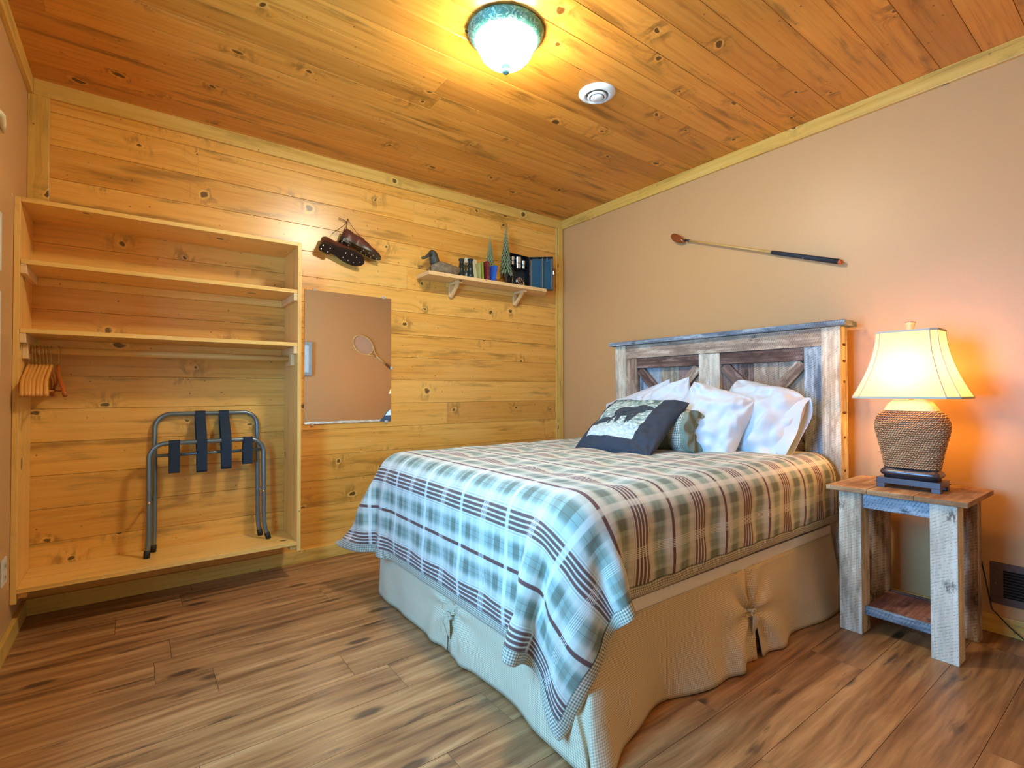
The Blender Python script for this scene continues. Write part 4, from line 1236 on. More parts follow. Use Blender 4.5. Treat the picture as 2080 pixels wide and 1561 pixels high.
# foot (faces -x)
skirt_panel((FXs, FYs, 0), (FXs, -1.440, 0), (-1, 0, 0), [(0.10, .08, .012, 0), (0.35, .12, .010, 0), (0.6, .06, .018, 0)], e1=-0.020, flare=0.010, seed=3, tie1=True)
f_foot = skirt_panel((FXs, -1.443, 0), (FXs, -2.110, 0), (-1, 0, 0), [(0.07, .05, .022, .02), (0.30, .09, -.008, 0), (0.52, .07, .022, 0)], e0=0.012, e1=0.10, flare=0.014, seed=4, c1=0.03, tie0=True)
skirt_panel((-0.215, FYs - .006, 0), (-1.882, FYs - .006, 0), (0, 1, 0), [(0.4, .1, .012, 0), (1.1, .12, .015, 0)], flare=0.02, seed=5)
m = MB()
m.grid(lambda a, b: f_foot(1, b).lerp(f_near(1, b), a) + Vector((0.018, 0.018, 0)) * (4 * a * (1 - a)) * b, 12, 22, su=0.1, sv=SKT)
m.build('skirt_corner', M_SKIRT, sk_, smooth=True, solid=0.0025)
m = MB()
m.box(-1.884, -0.215, NY - .0025, NY + .002, SKT - .004, SKT + .040, 'x'); m.box(FXs - .0025, FXs + .002, NY, FYs, SKT - .004, SKT + .040, 'y')
m.build('skirt_band', M_CREAMCLOTH, sk_)
def inset(P0, d, n_):
    m = MB(); P0 = Vector(P0); d = Vector(d); n_ = Vector(n_)
    m.grid(lambda a, b: P0 + d * ((a - .5) * 0.16) + n_ * (0.001 + 0.016 * b) + Vector((0, 0, SKT * .95 * (1 - b) + .006)), 10, 8, su=.16, sv=SKT)
    m.build('pleat_inset', M_SKIRT, sk_, smooth=True, solid=0.002)
inset((-0.997, NY, 0), (-1, 0, 0), (0, -1, 0)); inset((FXs, -1.4415, 0), (0, -1, 0), (-1, 0, 0))
def tie(c, d, n_, mat):
    c = Vector(c); d = Vector(d); n_ = Vector(n_); m = MB()
    m.tube([c - d * .030 + n_ * .004, c - d * .012 + n_ * .016 + Vector((0, 0, .004)), c + n_ * .020, c + d * .014 + n_ * .016 + Vector((0, 0, .008)), c + d * .026 + n_ * .004 + Vector((0, 0, .010))], 0.0035, 8)
    m.tube(arc(c + n_ * .020 + d * .008, 0.012, 0, 2 * PI, 14, d, (0, 0, 1))[:-1], 0.003, 6, closed=True)
    def tail(p0, p1, w):
        p0 = Vector(p0); p1 = Vector(p1)
        m.grid(lambda a, b: p0.lerp(p1, a) + d * ((b - .5) * w * (0.35 + 1.1 * math.sin(PI * min(a * 1.1, 1)))) + n_ * (.008 * math.sin(a * PI)), 10, 3)
    tail(c + n_ * .018, c + n_ * .020 + d * .016 + Vector((0, 0, -.082)), .028)
    tail(c + n_ * .020, c + n_ * .018 - d * .014 + Vector((0, 0, -.060)), .022)
    m.build('skirt_tie', mat, sk_, smooth=True, solid=0.0015)
tie((-0.997, NY - .022, 0.170), (-1, 0, 0), (0, -1, 0), M_SAGE if False else M_SKIRT)
tie((FXs - .010, -1.4415, 0.150), (0, -1, 0), (-1, 0, 0), M_SKIRT)

# ------------------------------------------------------------------ comforter (settled cloth, stored as deltas)
# second differences of x, y and z in millimetres, 51 rows (head to foot) by 48 columns
CLOTH_MM = [[
 -202,-1,0,0,0,0,1,1,1,0,0,0,0,0,0,0,0,0,0,0,0,0,0,0,0,0,0,0,0,0,0,0,0,0,0,0,0,0,0,0,-1,1,1,0,0,1,1,1,
 -43,1,0,-1,0,1,-1,0,0,0,0,0,0,0,0,0,0,0,0,0,0,0,0,1,0,0,-1,1,0,0,0,0,0,0,0,0,0,0,0,-1,1,0,-1,0,1,-1,0,0,
 -42,-1,0,1,0,-1,1,-1,0,0,0,0,1,-1,1,0,0,0,0,0,0,0,0,-1,0,0,1,-1,0,0,0,0,0,0,0,0,0,0,0,1,0,0,0,0,-1,1,0,0,
 -43,1,0,-1,0,1,-1,1,-1,0,0,1,-1,1,-1,0,0,0,0,0,0,0,0,0,0,0,1,-1,0,1,0,0,0,0,0,0,0,0,0,-1,1,-1,0,1,0,-1,0,0,
 -42,-1,0,1,0,-1,1,-1,0,0,0,0,0,0,0,0,0,0,0,0,0,0,0,0,0,1,-1,1,0,-1,0,0,0,0,0,0,0,0,0,1,-1,0,1,-1,0,1,0,0,
 -43,0,0,0,0,0,0,0,0,1,0,-1,0,0,0,0,0,0,0,0,0,1,0,0,0,-1,0,0,0,0,0,0,0,0,0,0,0,0,0,0,0,1,-1,1,0,-1,0,0,
 -43,1,0,0,0,0,-1,0,0,0,0,0,0,0,0,0,0,0,1,0,0,-1,0,0,0,0,0,0,0,0,0,1,0,0,0,0,0,0,0,0,0,-1,1,-1,0,1,-1,0,
 -42,-1,0,0,0,0,0,0,1,-1,0,0,0,0,0,1,0,0,-1,0,0,0,0,0,0,0,1,0,0,0,0,-1,0,0,0,0,0,0,0,0,0,1,-1,0,1,-1,1,0,
 -43,1,-1,0,0,0,0,1,-1,0,0,0,0,1,0,-1,0,0,0,0,0,0,1,0,0,0,-1,0,0,0,0,0,0,0,0,0,0,0,0,0,1,-1,0,1,-1,1,-1,0,
 -43,0,1,0,0,0,0,-1,0,0,0,0,1,-1,0,0,0,0,0,0,0,1,-1,0,0,0,0,0,0,0,0,0,0,1,0,0,0,0,0,0,-1,0,1,-1,1,-1,0,0,
 -43,0,0,0,0,0,0,0,0,1,0,0,-1,0,0,0,0,0,0,1,0,-1,0,0,0,0,0,0,0,1,0,0,0,-1,0,0,0,0,0,0,1,0,-1,1,-1,0,1,-1,
 -42,-1,0,0,0,0,0,0,1,-1,0,0,0,0,0,0,0,1,0,-1,0,0,0,0,0,1,0,0,0,-1,0,0,0,0,0,0,0,1,0,0,-1,0,1,-1,0,1,-1,1,
 -43,1,0,0,-1,0,1,0,-1,0,0,0,0,0,0,0,1,-1,0,0,0,0,0,0,1,-1,0,0,0,0,0,0,0,1,0,0,0,-1,0,0,0,1,-1,0,1,-1,0,0,
 -43,0,0,0,1,0,-1,0,0,0,0,0,0,0,0,1,-1,0,0,0,0,1,0,0,-1,0,0,0,0,0,1,0,0,-1,0,0,0,0,0,0,1,-1,0,1,-1,0,1,-1,
 -43,0,0,0,0,0,0,0,0,0,0,0,0,0,1,-1,0,0,0,1,0,-1,0,0,0,0,0,1,0,0,-1,0,0,0,0,0,0,1,0,0,-1,0,1,-1,0,1,-1,0,
 -42,0,-1,1,-1,0,0,0,0,0,0,0,1,0,-1,0,0,0,0,0,0,0,0,0,0,1,0,-1,0,0,0,0,0,1,0,0,0,-1,0,0,0,1,-1,0,0,0,0,0,
 -43,0,1,-1,1,-1,0,0,0,1,-1,1,-1,0,0,0,0,1,0,-1,0,0,1,0,0,-1,0,0,0,0,0,1,0,-1,0,0,0,0,0,1,0,-1,0,1,0,-1,0,1,
 -43,0,0,0,0,1,0,0,-1,0,1,-1,0,0,0,0,1,-1,0,0,0,1,-1,0,0,0,0,1,-1,1,0,-1,0,0,0,1,0,0,0,-1,0,0,1,-1,0,0,1,-1,
 -42,0,-1,0,0,0,0,0,1,-1,0,0,0,0,0,0,0,0,0,0,1,-1,0,0,0,0,1,-1,1,-1,0,0,0,0,1,-1,0,0,0,0,1,0,-1,0,1,0,-1,0,
 -43,0,1,0,-1,0,0,0,0,0,0,0,0,0,0,1,-1,0,0,1,-1,0,0,0,1,0,-1,0,0,0,0,1,0,0,-1,0,0,0,1,0,-1,0,0,1,-1,0,0,0,
 -43,0,0,0,1,-1,0,0,0,0,0,0,0,0,1,-1,0,1,0,-1,0,0,1,0,-1,0,0,0,0,1,0,-1,0,0,0,0,1,0,-1,0,0,1,0,-1,0,0,1,0,
 -42,0,-1,0,0,1,-1,0,0,0,0,0,0,0,0,0,0,0,0,0,0,1,-1,0,0,0,1,0,0,-1,0,0,0,0,1,0,-1,0,0,0,1,-1,0,0,1,0,-1,0,
 -43,0,1,0,-1,0,1,0,-1,0,0,0,1,0,-1,0,1,-1,0,1,0,-1,0,0,0,1,-1,0,0,0,0,0,0,1,-1,0,0,0,1,0,-1,0,1,0,-1,0,0,0,
 -43,0,0,0,1,-1,0,-1,1,0,0,0,-1,1,0,0,0,0,0,0,0,0,1,0,0,-1,0,0,0,0,1,0,0,-1,0,0,0,1,-1,0,0,1,-1,0,0,0,1,0,
 -42,0,-1,0,0,0,0,1,-1,0,0,0,1,-1,0,1,-1,0,1,-1,0,0,0,0,0,0,0,1,0,0,-1,0,0,0,0,0,1,-1,0,0,1,-1,0,0,1,0,-1,0,
 -43,0,1,-1,0,1,-1,0,1,-1,0,0,0,0,1,-1,0,1,-1,0,0,1,-1,0,0,1,0,-1,0,0,0,0,1,0,0,0,-1,0,1,0,-1,0,1,0,-1,0,0,0,
 -42,-1,0,1,-1,0,0,0,0,0,0,0,0,0,0,0,0,0,0,0,1,-1,0,1,0,-1,0,0,0,1,0,0,-1,0,0,0,0,1,-1,0,0,1,-1,0,0,1,0,0,
 -43,1,-1,0,1,-1,0,0,0,0,0,0,0,0,0,0,1,-1,0,1,-1,0,1,-1,0,0,0,1,0,-1,0,0,0,0,0,0,1,-1,0,0,1,-1,0,1,0,-1,0,0,
 -42,-1,1,0,-1,0,1,-1,0,0,0,0,0,1,-1,1,-1,0,1,-1,0,1,-1,0,0,1,0,-1,0,0,0,0,0,1,0,0,-1,0,0,1,-1,1,0,-1,0,0,0,0,
 -43,1,-1,0,0,1,-1,0,0,0,0,1,-1,0,0,0,0,1,-1,1,0,-1,0,1,0,-1,0,0,0,0,1,0,0,-1,0,0,0,1,0,-1,1,-1,0,1,0,0,0,0,
 -43,0,1,-1,1,-1,0,0,0,0,0,0,0,0,0,0,1,-1,0,0,0,0,1,-1,0,0,0,1,0,0,-1,0,0,0,0,0,1,-1,0,1,-1,1,0,-1,0,0,0,0,
 -42,0,-1,1,-1,0,0,0,-1,1,0,0,0,0,1,-1,0,0,1,-1,1,0,-1,0,0,0,1,-1,0,0,0,0,0,1,0,0,-1,0,1,-1,0,0,0,0,1,0,0,0,
 -43,0,1,-1,1,0,0,-1,0,0,0,0,1,-1,0,1,-1,1,-1,0,0,0,0,0,1,0,-1,0,0,1,0,0,0,-1,0,0,0,0,0,0,1,0,0,0,-1,0,0,0,
 -42,0,-1,1,-1,0,0,0,0,0,0,0,0,1,-1,0,1,-1,1,0,-1,0,1,0,-1,0,0,1,0,-1,0,0,0,0,0,0,1,0,-1,1,-1,0,0,0,0,1,0,0,
 -43,0,1,-1,0,1,-1,0,0,0,0,0,0,0,1,-1,0,1,-1,0,1,0,-1,0,0,1,0,-1,0,0,0,0,0,1,0,0,-1,0,0,0,1,-1,1,0,0,-1,0,0,
 -42,0,-1,1,0,-1,1,0,-2,0,1,0,0,0,0,1,-1,0,0,1,-1,0,0,1,0,-1,0,0,0,1,0,0,0,-1,0,0,0,0,1,-1,0,1,-1,0,0,1,-1,0,
 -43,0,1,0,1,1,-3,0,0,0,0,1,0,0,-1,0,1,-1,1,-1,0,0,1,-1,0,0,1,0,0,-1,0,0,0,0,0,1,-1,0,0,0,1,0,0,0,0,-1,1,0,
 -26,-3,-2,-1,-4,3,-2,-8,-1,1,0,0,0,0,1,0,-1,1,-1,0,1,0,-1,0,1,0,-1,0,0,0,0,1,0,0,0,-1,1,0,-1,1,-1,0,1,-1,2,-1,2,2,
 -4,-2,-6,-9,-8,-10,-4,-6,-1,3,4,0,0,0,0,0,1,-1,0,1,-1,0,1,0,-1,0,0,0,0,0,1,-1,0,0,0,0,0,0,-1,0,2,5,-2,5,2,3,5,-3,
 -26,-8,-2,7,7,-3,-12,1,-7,-1,4,0,0,0,0,-1,0,1,0,0,0,0,-1,1,0,0,0,0,0,0,-1,0,0,0,0,1,-1,-1,1,0,3,9,2,-3,2,4,-2,5,
 -19,20,11,-5,-23,-17,13,-1,3,-3,-4,0,-2,0,-1,1,-1,-1,0,-1,1,0,0,-1,0,0,0,0,0,0,0,0,0,1,-1,-1,1,0,1,-6,12,-9,20,14,-16,-13,-7,-1,
 24,-7,-24,-22,0,11,3,1,10,0,-20,12,2,-1,0,-1,0,0,0,0,-1,0,0,0,1,0,0,0,0,0,0,0,0,-1,1,-2,2,1,-2,11,-34,10,-5,4,30,12,-6,-8,
 11,-30,-9,0,6,6,0,7,9,-17,7,12,-7,2,1,1,-1,0,0,1,-1,2,-2,1,-2,1,0,0,-1,1,-2,1,1,-2,1,3,-2,-6,3,3,-10,-14,-9,0,1,17,25,8,
 -25,-2,0,3,3,16,-19,28,-5,-18,9,7,5,-3,1,-1,-1,-1,2,-2,1,-2,3,-3,3,-2,0,0,1,0,1,0,-2,1,1,1,-5,-6,8,1,0,-19,8,-14,-5,-3,4,20,
 -26,0,0,1,26,-28,31,-1,-17,-3,8,3,5,0,-2,-1,3,0,-2,1,2,-2,-1,1,-1,2,0,0,-1,0,0,-1,2,2,-1,-1,-6,-2,5,2,2,-10,-17,17,-5,-12,-4,-2,
 -25,0,3,20,-19,12,20,-15,-15,3,9,0,6,0,-1,0,-2,2,-2,3,-2,1,0,-1,0,1,-2,2,-1,0,2,-1,-1,-1,0,1,0,-3,2,-1,4,-5,-6,-19,14,5,-8,-8,
 -21,-1,13,-3,-9,36,-19,-6,-7,3,6,0,3,1,0,2,0,-3,4,-4,-1,2,2,2,-1,-5,5,-3,2,-1,-3,4,-1,0,-1,-2,2,-2,1,1,6,-6,-4,-6,-18,13,2,-6,
 -22,6,11,-19,42,-14,-3,-17,0,2,5,1,3,0,1,0,1,2,-4,1,0,1,-1,-2,2,3,-4,0,2,-1,2,-4,3,0,-1,0,1,-3,1,0,5,-1,-2,0,-12,-16,12,-1,
 -16,10,-19,40,-9,-4,-6,-14,3,4,3,0,3,3,-2,1,1,-3,4,-1,1,0,0,2,-3,-1,0,1,0,2,-1,1,-3,1,0,2,-7,1,1,4,0,1,-6,2,1,-19,-9,6,
 -13,-7,31,-6,2,-6,-15,-2,0,4,2,3,4,1,1,2,-3,2,0,1,-2,1,-1,1,-3,4,0,-2,-3,2,-1,3,0,-2,3,-5,0,-1,0,3,1,3,-14,-17,-5,10,-7,-1,
 -40,25,3,10,4,-3,-13,1,-3,7,1,-2,4,5,3,-3,0,2,-3,2,2,-1,-3,0,3,-3,3,-2,1,-1,4,-5,1,3,-4,3,-5,-2,-2,5,2,1,2,-2,-6,-11,-19,-6],
[
 -2137,-1,0,3,0,0,11,26,36,42,42,42,41,42,42,42,42,42,42,42,42,42,42,42,42,42,42,42,42,42,42,42,42,42,42,42,41,42,42,42,24,25,8,1,0,1,-2,1,
 0,1,0,-2,1,0,0,-1,1,-1,0,0,1,0,0,0,0,0,0,0,0,0,0,0,0,0,0,0,0,0,0,0,0,0,0,-1,1,0,0,0,6,-5,0,-2,1,0,0,0,
 2,0,-1,-1,-3,2,0,0,0,1,0,0,0,0,0,0,0,0,0,0,0,0,0,0,0,0,0,0,0,0,0,0,0,0,-1,1,0,0,0,0,-2,4,0,-2,0,0,1,-2,
 -1,0,1,-2,4,-2,-1,1,0,0,0,0,0,0,0,0,0,0,0,0,0,0,0,0,0,0,0,0,0,0,0,0,0,0,0,0,0,0,0,0,3,-3,1,4,-6,-1,2,2,
 0,-2,1,3,-4,2,1,-1,0,0,0,0,0,0,0,0,0,0,0,0,0,0,0,0,0,0,0,0,0,0,0,0,-1,0,1,0,0,0,0,0,2,-2,-4,5,1,-2,1,-1,
 -1,1,2,-4,1,1,-1,0,1,0,0,0,0,0,0,0,0,0,0,0,0,0,-1,1,0,0,0,-1,0,0,0,0,1,0,0,0,0,0,0,-1,4,-2,-1,-2,6,-3,-1,0,
 -1,2,-2,3,0,-2,0,0,0,0,0,0,0,0,0,0,0,0,0,-1,1,-1,1,-1,1,-1,1,0,0,0,0,0,0,0,0,0,0,0,0,1,-1,0,2,-5,5,-1,-1,0,
 0,1,-2,1,-1,1,-1,1,0,0,0,0,0,0,0,0,0,0,-1,2,-2,1,0,1,-2,1,-1,1,0,0,0,0,0,0,0,0,0,0,0,-1,0,2,-3,3,-4,5,-4,1,
 3,-3,-1,1,2,-3,1,0,0,-1,0,0,0,0,0,0,0,0,1,-1,1,0,0,-1,1,0,0,0,0,0,0,0,0,0,0,0,0,0,0,1,-2,2,1,-3,-2,3,2,-1,
 -1,2,1,-2,0,1,-1,-1,1,0,0,0,0,0,0,0,0,0,0,0,0,0,0,0,0,0,0,0,0,0,0,0,0,0,0,0,0,0,0,0,0,0,0,2,0,-1,-1,0,
 0,-1,-1,3,0,-1,0,0,-1,1,0,0,0,0,0,0,0,0,0,0,0,0,0,0,0,0,0,0,0,0,0,0,0,0,0,0,0,0,0,0,0,-1,1,0,-2,0,1,1,
 0,-3,4,-3,1,1,1,-1,0,0,0,0,0,0,0,0,0,0,0,0,0,0,0,0,0,0,0,0,0,0,0,0,0,0,0,1,-1,0,0,0,0,0,1,-1,3,-3,2,-2,
 0,2,-1,-1,0,0,-1,1,0,0,0,0,0,0,0,0,0,0,0,0,0,0,0,0,0,0,0,0,0,0,0,0,0,0,0,-1,1,1,-1,0,0,0,-1,1,-3,3,0,0,
 1,0,-3,1,1,0,1,-1,0,0,0,0,0,0,0,0,0,0,0,0,0,0,0,0,0,0,0,0,0,0,0,0,0,0,0,0,1,-1,1,-1,1,0,0,-2,2,-1,0,0,
 -3,2,3,0,-2,0,0,0,0,0,0,0,0,0,0,0,0,0,0,0,0,0,0,0,0,0,0,0,0,0,0,0,0,0,0,0,0,0,0,0,-1,0,-2,3,-3,2,0,1,
 1,-1,0,-1,1,0,-1,1,0,0,0,0,0,0,0,0,0,0,0,0,0,0,0,0,0,0,0,0,0,0,0,0,0,0,0,0,0,0,0,0,0,0,0,0,2,-1,0,-1,
 1,-1,0,1,-1,1,0,-1,0,0,0,0,0,0,0,0,0,0,0,0,0,0,0,0,0,0,0,0,0,0,0,0,0,0,0,1,-1,0,0,0,0,0,0,0,0,-1,0,1,
 0,2,-1,-1,0,0,-1,1,0,0,0,0,0,0,0,0,0,0,0,0,0,0,0,0,0,0,0,0,0,0,0,0,0,0,0,0,0,0,0,0,0,0,1,-1,-1,-1,2,0,
 -1,-1,1,1,0,0,0,0,0,0,0,0,0,0,0,0,0,0,0,0,0,0,0,0,0,0,0,0,0,0,0,0,0,0,1,-1,0,0,0,0,0,0,-1,-1,3,1,-2,0,
 0,-1,0,2,0,-1,0,0,0,-1,0,0,0,1,-1,0,1,0,0,0,0,0,0,0,0,0,0,0,0,0,0,0,0,0,0,0,0,0,0,0,1,-1,1,0,-1,0,0,0,
 1,2,-3,0,-1,1,0,0,0,0,0,0,0,-1,1,0,-1,0,0,1,0,0,0,0,0,0,0,0,0,0,0,0,0,1,-1,0,0,0,0,0,-1,1,-1,1,-2,2,0,0,
 -1,-1,2,-1,1,0,0,0,-1,1,0,0,0,0,0,0,0,0,0,-1,1,0,0,0,0,0,0,0,0,0,0,0,0,0,-1,1,0,0,0,0,0,0,1,-1,0,0,-1,0,
 0,2,-1,-1,1,-1,0,0,0,0,0,0,0,0,0,0,0,0,0,0,-1,1,0,0,0,0,0,0,0,0,0,0,0,-1,1,-1,1,0,0,0,0,0,1,-1,2,-3,2,0,
 0,-2,2,0,-1,1,0,0,0,0,0,0,0,0,0,0,0,0,0,0,0,-1,0,0,1,0,0,0,0,0,0,0,0,0,0,0,0,-1,1,0,0,0,-2,2,-1,2,-1,1,
 0,1,-1,0,0,0,0,-1,1,0,0,0,0,0,0,0,0,0,0,0,0,0,0,0,0,0,0,0,0,0,0,0,0,0,0,0,-1,1,0,0,0,0,0,0,0,0,0,-2,
 0,1,-1,1,-1,0,0,0,0,0,0,0,0,0,0,0,0,0,0,0,0,0,0,0,-1,0,1,0,0,0,0,0,0,0,0,0,1,-1,0,0,0,0,1,-1,0,0,-1,2,
 0,0,0,-1,2,-1,0,0,-1,0,0,0,0,0,1,0,0,0,0,0,0,0,0,0,0,0,-1,0,1,0,0,0,0,0,0,0,-1,1,0,0,0,1,-1,1,-1,0,1,0,
 2,-4,0,2,-1,1,-1,1,0,0,0,0,0,0,-1,0,0,0,0,0,1,0,0,0,0,0,0,0,-1,1,0,0,0,0,0,0,0,0,-1,1,0,-1,1,-1,2,-2,2,-2,
 -2,4,-1,-1,0,0,0,0,0,0,0,0,0,0,0,0,0,0,0,0,-1,0,1,0,0,0,0,0,0,-1,1,0,0,0,0,0,0,0,0,0,0,0,0,-1,0,2,-3,4,
 -1,-2,3,-1,2,-1,0,-1,1,0,0,0,0,0,0,0,0,0,0,0,0,0,0,0,0,0,0,0,0,0,0,0,0,0,0,0,0,0,0,0,0,0,-1,1,1,-1,1,-3,
 1,-1,0,1,-1,0,0,0,-1,0,0,0,0,0,0,0,1,0,0,0,0,0,-1,1,0,0,0,0,0,0,-1,0,1,0,0,0,0,0,0,0,0,0,1,1,-2,0,-1,2,
 -1,1,-2,2,-1,1,0,0,0,0,0,0,0,0,0,0,-1,0,0,1,0,0,0,-1,0,1,0,0,0,0,1,0,-1,0,0,0,0,0,0,0,0,1,1,-3,2,-2,1,1,
 1,-2,3,-2,0,0,-1,1,0,-1,0,0,0,0,1,-1,1,0,0,-1,1,0,0,0,0,-1,1,0,0,0,-1,1,0,0,0,0,0,0,1,-1,0,-1,-1,2,0,0,3,-5,
 1,1,-6,1,2,1,0,-1,0,1,0,0,0,0,-1,1,-1,1,0,0,-1,0,1,0,0,0,0,0,0,0,0,-1,1,0,0,0,0,0,-1,1,0,0,-1,0,0,2,-3,2,
 1,0,-1,-4,4,0,0,0,-1,0,0,0,0,0,0,1,0,-1,0,1,0,0,-1,1,0,0,-1,1,0,0,0,1,-1,0,0,0,0,0,1,-1,0,0,0,0,-1,1,0,3,
 -1,1,5,1,-13,6,0,0,0,0,0,0,0,1,0,-1,1,0,0,-1,1,0,0,0,0,0,0,0,0,0,0,0,0,0,0,0,1,0,-1,1,0,0,-1,4,-1,-5,3,0,
 -4,2,2,2,8,-10,0,-2,1,0,0,1,0,-1,1,0,-1,1,0,0,0,0,0,0,0,0,0,0,0,0,0,0,0,0,0,1,-1,0,0,0,0,-1,5,-6,-1,6,3,-1,
 -32,4,3,4,5,0,14,-1,-1,4,0,-1,0,1,0,0,0,0,0,1,-1,0,0,0,0,0,1,-1,0,0,0,0,0,0,1,-1,0,0,1,0,-1,4,-5,-1,9,2,2,8,
 -42,0,2,4,11,31,-8,-5,0,10,-4,1,1,0,-1,1,0,-1,1,-1,0,0,1,-1,0,0,0,0,0,0,1,-1,0,0,0,0,0,1,0,0,2,3,1,14,2,6,5,-1,
 -30,11,15,16,8,-6,-7,-4,3,-7,3,0,-1,0,0,-1,1,0,-1,0,0,1,-1,0,0,1,-1,0,0,0,0,0,0,0,-1,1,0,-1,-1,1,-3,-10,19,15,10,4,-1,3,
 24,5,3,1,-15,-23,21,3,-7,-4,-1,-5,0,-1,0,0,-1,0,1,0,0,-1,0,0,1,-1,0,0,0,0,-1,1,0,0,0,-1,0,0,-1,-1,-7,-2,-12,-9,4,12,14,14,
 28,3,-5,-20,-14,25,-8,7,3,-4,-8,-5,-2,1,0,0,0,0,-1,0,0,0,1,0,-1,0,0,0,0,0,0,0,0,0,0,-1,0,-1,1,0,12,-13,5,-21,-12,0,-1,0,
 33,-15,-18,-9,25,-7,6,2,0,-14,2,-5,2,-2,0,0,0,0,0,0,1,0,-1,0,0,0,0,0,0,0,0,-1,0,0,0,1,0,-1,0,-2,-4,38,-26,5,-14,-19,-7,1,
 9,-10,-5,17,-1,11,-13,7,2,-15,3,-5,0,1,0,0,0,0,0,0,-1,0,0,0,0,0,0,0,0,0,0,0,0,0,0,0,0,-1,-2,1,-1,-2,44,-13,-6,-9,-19,-20,
 -13,7,11,4,12,-21,17,1,-4,-9,-1,-3,-1,0,0,0,0,0,0,0,0,0,0,0,0,0,0,0,0,0,0,0,0,0,0,0,-2,1,-1,-1,1,-6,8,39,-2,-10,-4,-9,
 1,4,6,13,-17,10,-2,4,-19,5,-3,0,-1,0,0,0,0,0,0,0,0,0,0,0,0,0,0,0,0,0,0,0,-1,0,0,0,0,-1,-2,0,1,-5,0,13,30,3,-6,-6,
 6,3,12,-6,-8,5,9,-1,-16,1,-4,0,-1,0,0,0,0,0,0,0,0,0,0,0,0,0,0,0,0,0,0,0,1,0,0,-1,0,-1,0,-2,4,-7,-2,1,19,23,2,-4,
 7,8,6,-25,17,9,0,-5,-17,6,-1,-3,-1,-1,0,0,0,0,0,0,0,0,0,0,0,0,0,0,0,0,0,0,0,0,0,1,-1,-2,0,-1,2,-3,-3,0,2,23,17,0,
 12,8,-28,24,6,1,0,-17,-7,7,-4,0,-2,1,0,0,0,0,0,0,0,-1,0,0,0,0,0,0,0,0,0,0,0,0,0,0,-2,1,-2,1,0,2,-7,0,0,3,29,8,
 13,-13,18,5,0,1,-10,-15,1,6,1,-5,-1,-1,0,0,0,0,0,0,0,1,0,0,-1,0,0,0,0,0,0,0,0,0,0,-1,1,-1,-1,-1,0,5,-4,-4,0,2,-1,32,
 -1,18,10,1,-4,0,-9,-19,6,3,-3,2,-3,-1,0,0,0,0,0,0,0,0,0,0,1,0,0,-1,0,0,0,0,0,0,0,1,-2,-1,4,-5,1,2,2,0,-2,-2,4,12],
[
 389,42,42,42,42,42,41,33,24,-1,1,0,-2,3,-1,0,-1,1,2,-3,4,-1,0,0,2,0,2,-1,2,0,0,1,-2,2,-3,2,-1,2,-1,1,-36,-34,-42,-43,-42,-42,-42,-42,
 -1,1,-1,0,0,1,-1,0,-3,2,-2,0,2,-2,1,-1,1,0,-1,1,-1,0,0,-1,0,0,0,0,-2,2,-3,1,1,0,2,-4,2,-1,2,0,6,-3,1,0,0,0,0,0,
 0,-1,1,0,0,-1,0,1,-2,0,0,0,0,0,0,-1,1,0,-2,2,-2,-1,2,1,-1,0,-2,0,2,-2,2,-2,2,-3,2,0,0,-1,0,1,0,3,-1,1,0,0,0,0,
 0,0,0,0,-1,0,1,-1,0,0,0,0,0,0,-1,2,-1,-1,1,1,-1,1,-2,0,0,1,-2,2,-2,1,0,1,-1,0,-1,1,-1,0,2,-3,4,-2,1,0,0,0,0,0,
 -1,0,0,0,1,0,-1,1,-1,0,1,0,0,-1,1,0,0,0,0,-1,0,1,0,0,-1,-1,2,-1,0,-1,2,-2,2,-1,1,0,1,-1,0,-5,5,-1,-1,1,0,0,0,0,
 0,0,0,0,0,-1,1,-1,0,1,0,0,0,0,0,0,0,0,0,0,0,0,0,0,0,0,2,0,-2,0,-1,1,-2,2,-1,1,-1,1,-3,0,3,-2,1,-1,0,1,0,0,
 -1,0,0,0,0,1,0,0,-1,1,0,0,1,-1,0,0,0,0,0,0,0,0,0,0,0,0,-2,0,2,0,0,0,0,0,0,0,1,-1,0,1,-2,0,0,0,0,0,0,0,
 0,0,0,0,0,0,0,0,0,0,0,0,-1,2,-1,0,0,0,0,0,0,0,0,0,0,0,0,0,0,0,0,0,0,0,2,-2,-1,1,2,-3,-1,2,-1,0,0,0,0,0,
 0,0,0,0,0,0,0,0,0,0,0,0,0,-1,1,0,0,0,1,-1,0,0,0,0,0,0,1,0,-1,0,0,0,0,0,-2,2,0,0,-2,2,-2,1,0,0,0,0,0,0,
 0,0,-1,1,-1,0,0,1,0,0,0,0,0,0,0,0,0,0,-1,1,1,0,-1,0,0,0,-1,0,1,1,-1,0,0,0,0,1,-1,0,0,0,-1,0,1,0,0,-1,0,0,
 -1,0,1,-1,1,0,0,0,0,0,0,0,0,0,0,0,0,0,0,0,-1,0,1,0,1,-1,0,0,0,-1,1,0,0,0,0,-1,1,0,0,-1,1,-1,0,0,0,0,0,0,
 0,0,0,0,0,0,0,0,0,0,0,0,0,0,0,0,1,-1,0,0,0,0,0,0,-1,1,0,1,-1,0,0,0,0,0,0,0,0,0,0,1,-2,1,0,0,0,0,0,0,
 0,0,0,0,0,0,0,-1,1,0,0,0,0,0,0,0,-1,1,0,0,0,0,0,0,0,0,0,-1,1,0,0,0,0,0,0,0,1,0,-1,-1,1,0,-1,0,0,0,0,0,
 0,0,0,0,0,0,0,0,0,0,0,0,0,0,0,0,0,0,0,0,0,0,0,0,0,0,0,0,1,-1,0,0,0,0,0,0,-1,0,1,1,0,-1,0,0,0,0,0,0,
